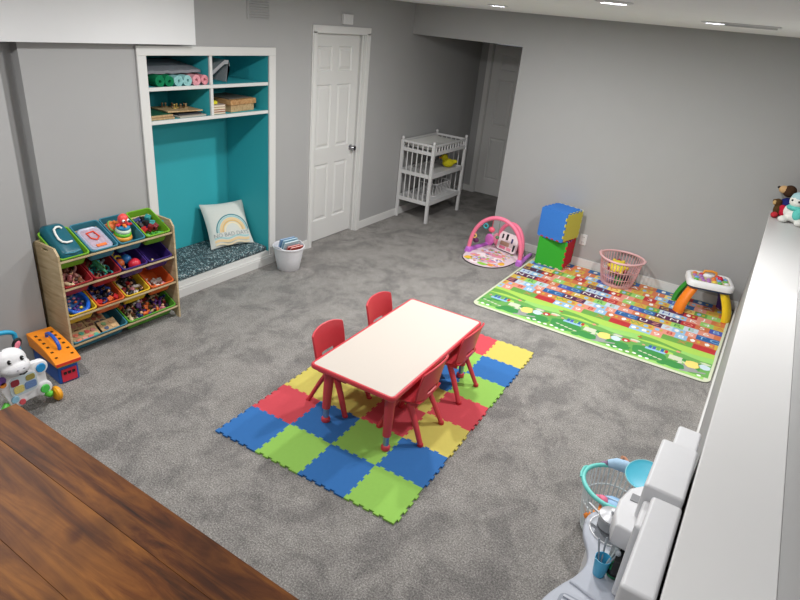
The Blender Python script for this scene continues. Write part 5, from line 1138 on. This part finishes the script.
plush('plush_monkey', ((84, 60, 34), [((0, 0, 0.045), (0.035, 0.035, 0.045)), ((-0.015, -0.01, 0.09), (0.028, 0.028, 0.026)), ((-0.04, -0.01, 0.095), (0.012, 0.008, 0.014))]), TR(2.415, 4.19, ZC, rz=-0.3, s=1.3), 'small brown soft toy at the left edge of the ledge', kids=[('face', (190, 160, 110), [((-0.028, -0.028, 0.088), (0.014, 0.012, 0.016))])])
plush('plush_heart', ((196, 36, 60), [((0, 0, 0.04), (0.035, 0.028, 0.04)), ((0.02, 0, 0.07), (0.022, 0.02, 0.02)), ((-0.02, 0, 0.07), (0.022, 0.02, 0.02))]), TR(2.462, 4.13, ZC+0.004, s=1.25), 'red soft toy between the brown and white ones on the ledge')
plush('plush_ladybird', ((190, 50, 60), [((0, 0, 0.022), (0.026, 0.030, 0.022)), ((-0.006, -0.02, 0.02), (0.014, 0.012, 0.014))]), TR(2.395, 4.09, ZC, s=1.2), 'small dark red soft toy nearest the ledge corner')

# ------------------------------------------------------------ stained wooden table in the foreground
M_st = mat_wood((44, 20, 5), (92, 48, 14), (140, 86, 30), (1.6, 12, 6), rot=0.0, knots=True, rough=0.55, name='stained_wood')
t = thing('wooden_table', 'dark stained plank table top with knots in the near left corner', 'table', (1.07, -1.64, 0))
tx0, tx1, ty0, ty1 = 0.372-1.07, 1.95-1.07, -2.45+1.64, -1.145+1.64
zt = 0.96
MB().box((tx0, ty1-0.125, zt), (tx1, ty1, 1.0)).build('edge_board', M_st, t, bevel=0.0015, seg=3)
yy = ty1-0.1255
for k in range(6):
    w_ = (yy-ty0)/(6-k) if k == 5 else 0.195
    if yy-w_ < ty0: w_ = yy-ty0
    if w_ < 0.02: break
    o = MB().box((tx0, yy-w_, zt), (tx1, yy, 1.0)).build('plank', mat_wood((56, 27, 7), (104, 57, 16), (150, 94, 34), (1.2+0.15*k, 10, 6), rot=0.06*((k % 3)-1), knots=True, rough=0.55, name='stained_plank'), t, bevel=0.001)
    yy -= w_+0.0004
for x in (tx0+0.09, tx1-0.09):
    for y in (ty0+0.09, ty1-0.14): MB().box((x-0.04, y-0.04, 0), (x+0.04, y+0.04, zt-0.001)).build('leg', M_st, t, bevel=0.005)
for y in (ty0+0.09, ty1-0.14): MB().box((tx0+0.13, y-0.012, zt-0.11), (tx1-0.13, y+0.012, zt-0.001)).build('apron', M_st, t)

# ------------------------------------------------------------ camera, world, view
sc = bpy.context.scene
Mr = [[0.837915854868082, 0.5380925783952931, 0.09139692137373416], [-0.3015986276525989, 0.31691181807635527, 0.8992247590906335], [-0.4549014046568336, 0.781039868789964, -0.4278334201553162]]
cam = bpy.data.cameras.new('camera'); co = bpy.data.objects.new('camera', cam); C.objects.link(co)
cam.sensor_width = 36; cam.lens = 601.41 * 36 / 800; cam.clip_start = 0.02
m = Matrix.Identity(4)
for i in range(3):
    m[i][0] = Mr[0][i]; m[i][1] = Mr[1][i]; m[i][2] = -Mr[2][i]
m[0][3], m[1][3], m[2][3] = 2.2723737718530157, -1.9212952240944023, 2.2973825313987284
co.matrix_world = m
sc.camera = co
w = bpy.data.worlds.new('world'); sc.world = w; w.use_nodes = True
w.node_tree.nodes['Background'].inputs[0].default_value = (0.8, 0.85, 1, 1); w.node_tree.nodes['Background'].inputs[1].default_value = 0.1
sc.view_settings.view_transform = 'Standard'; sc.view_settings.look = 'None'; sc.view_settings.exposure = 0.97; sc.view_settings.gamma = 1
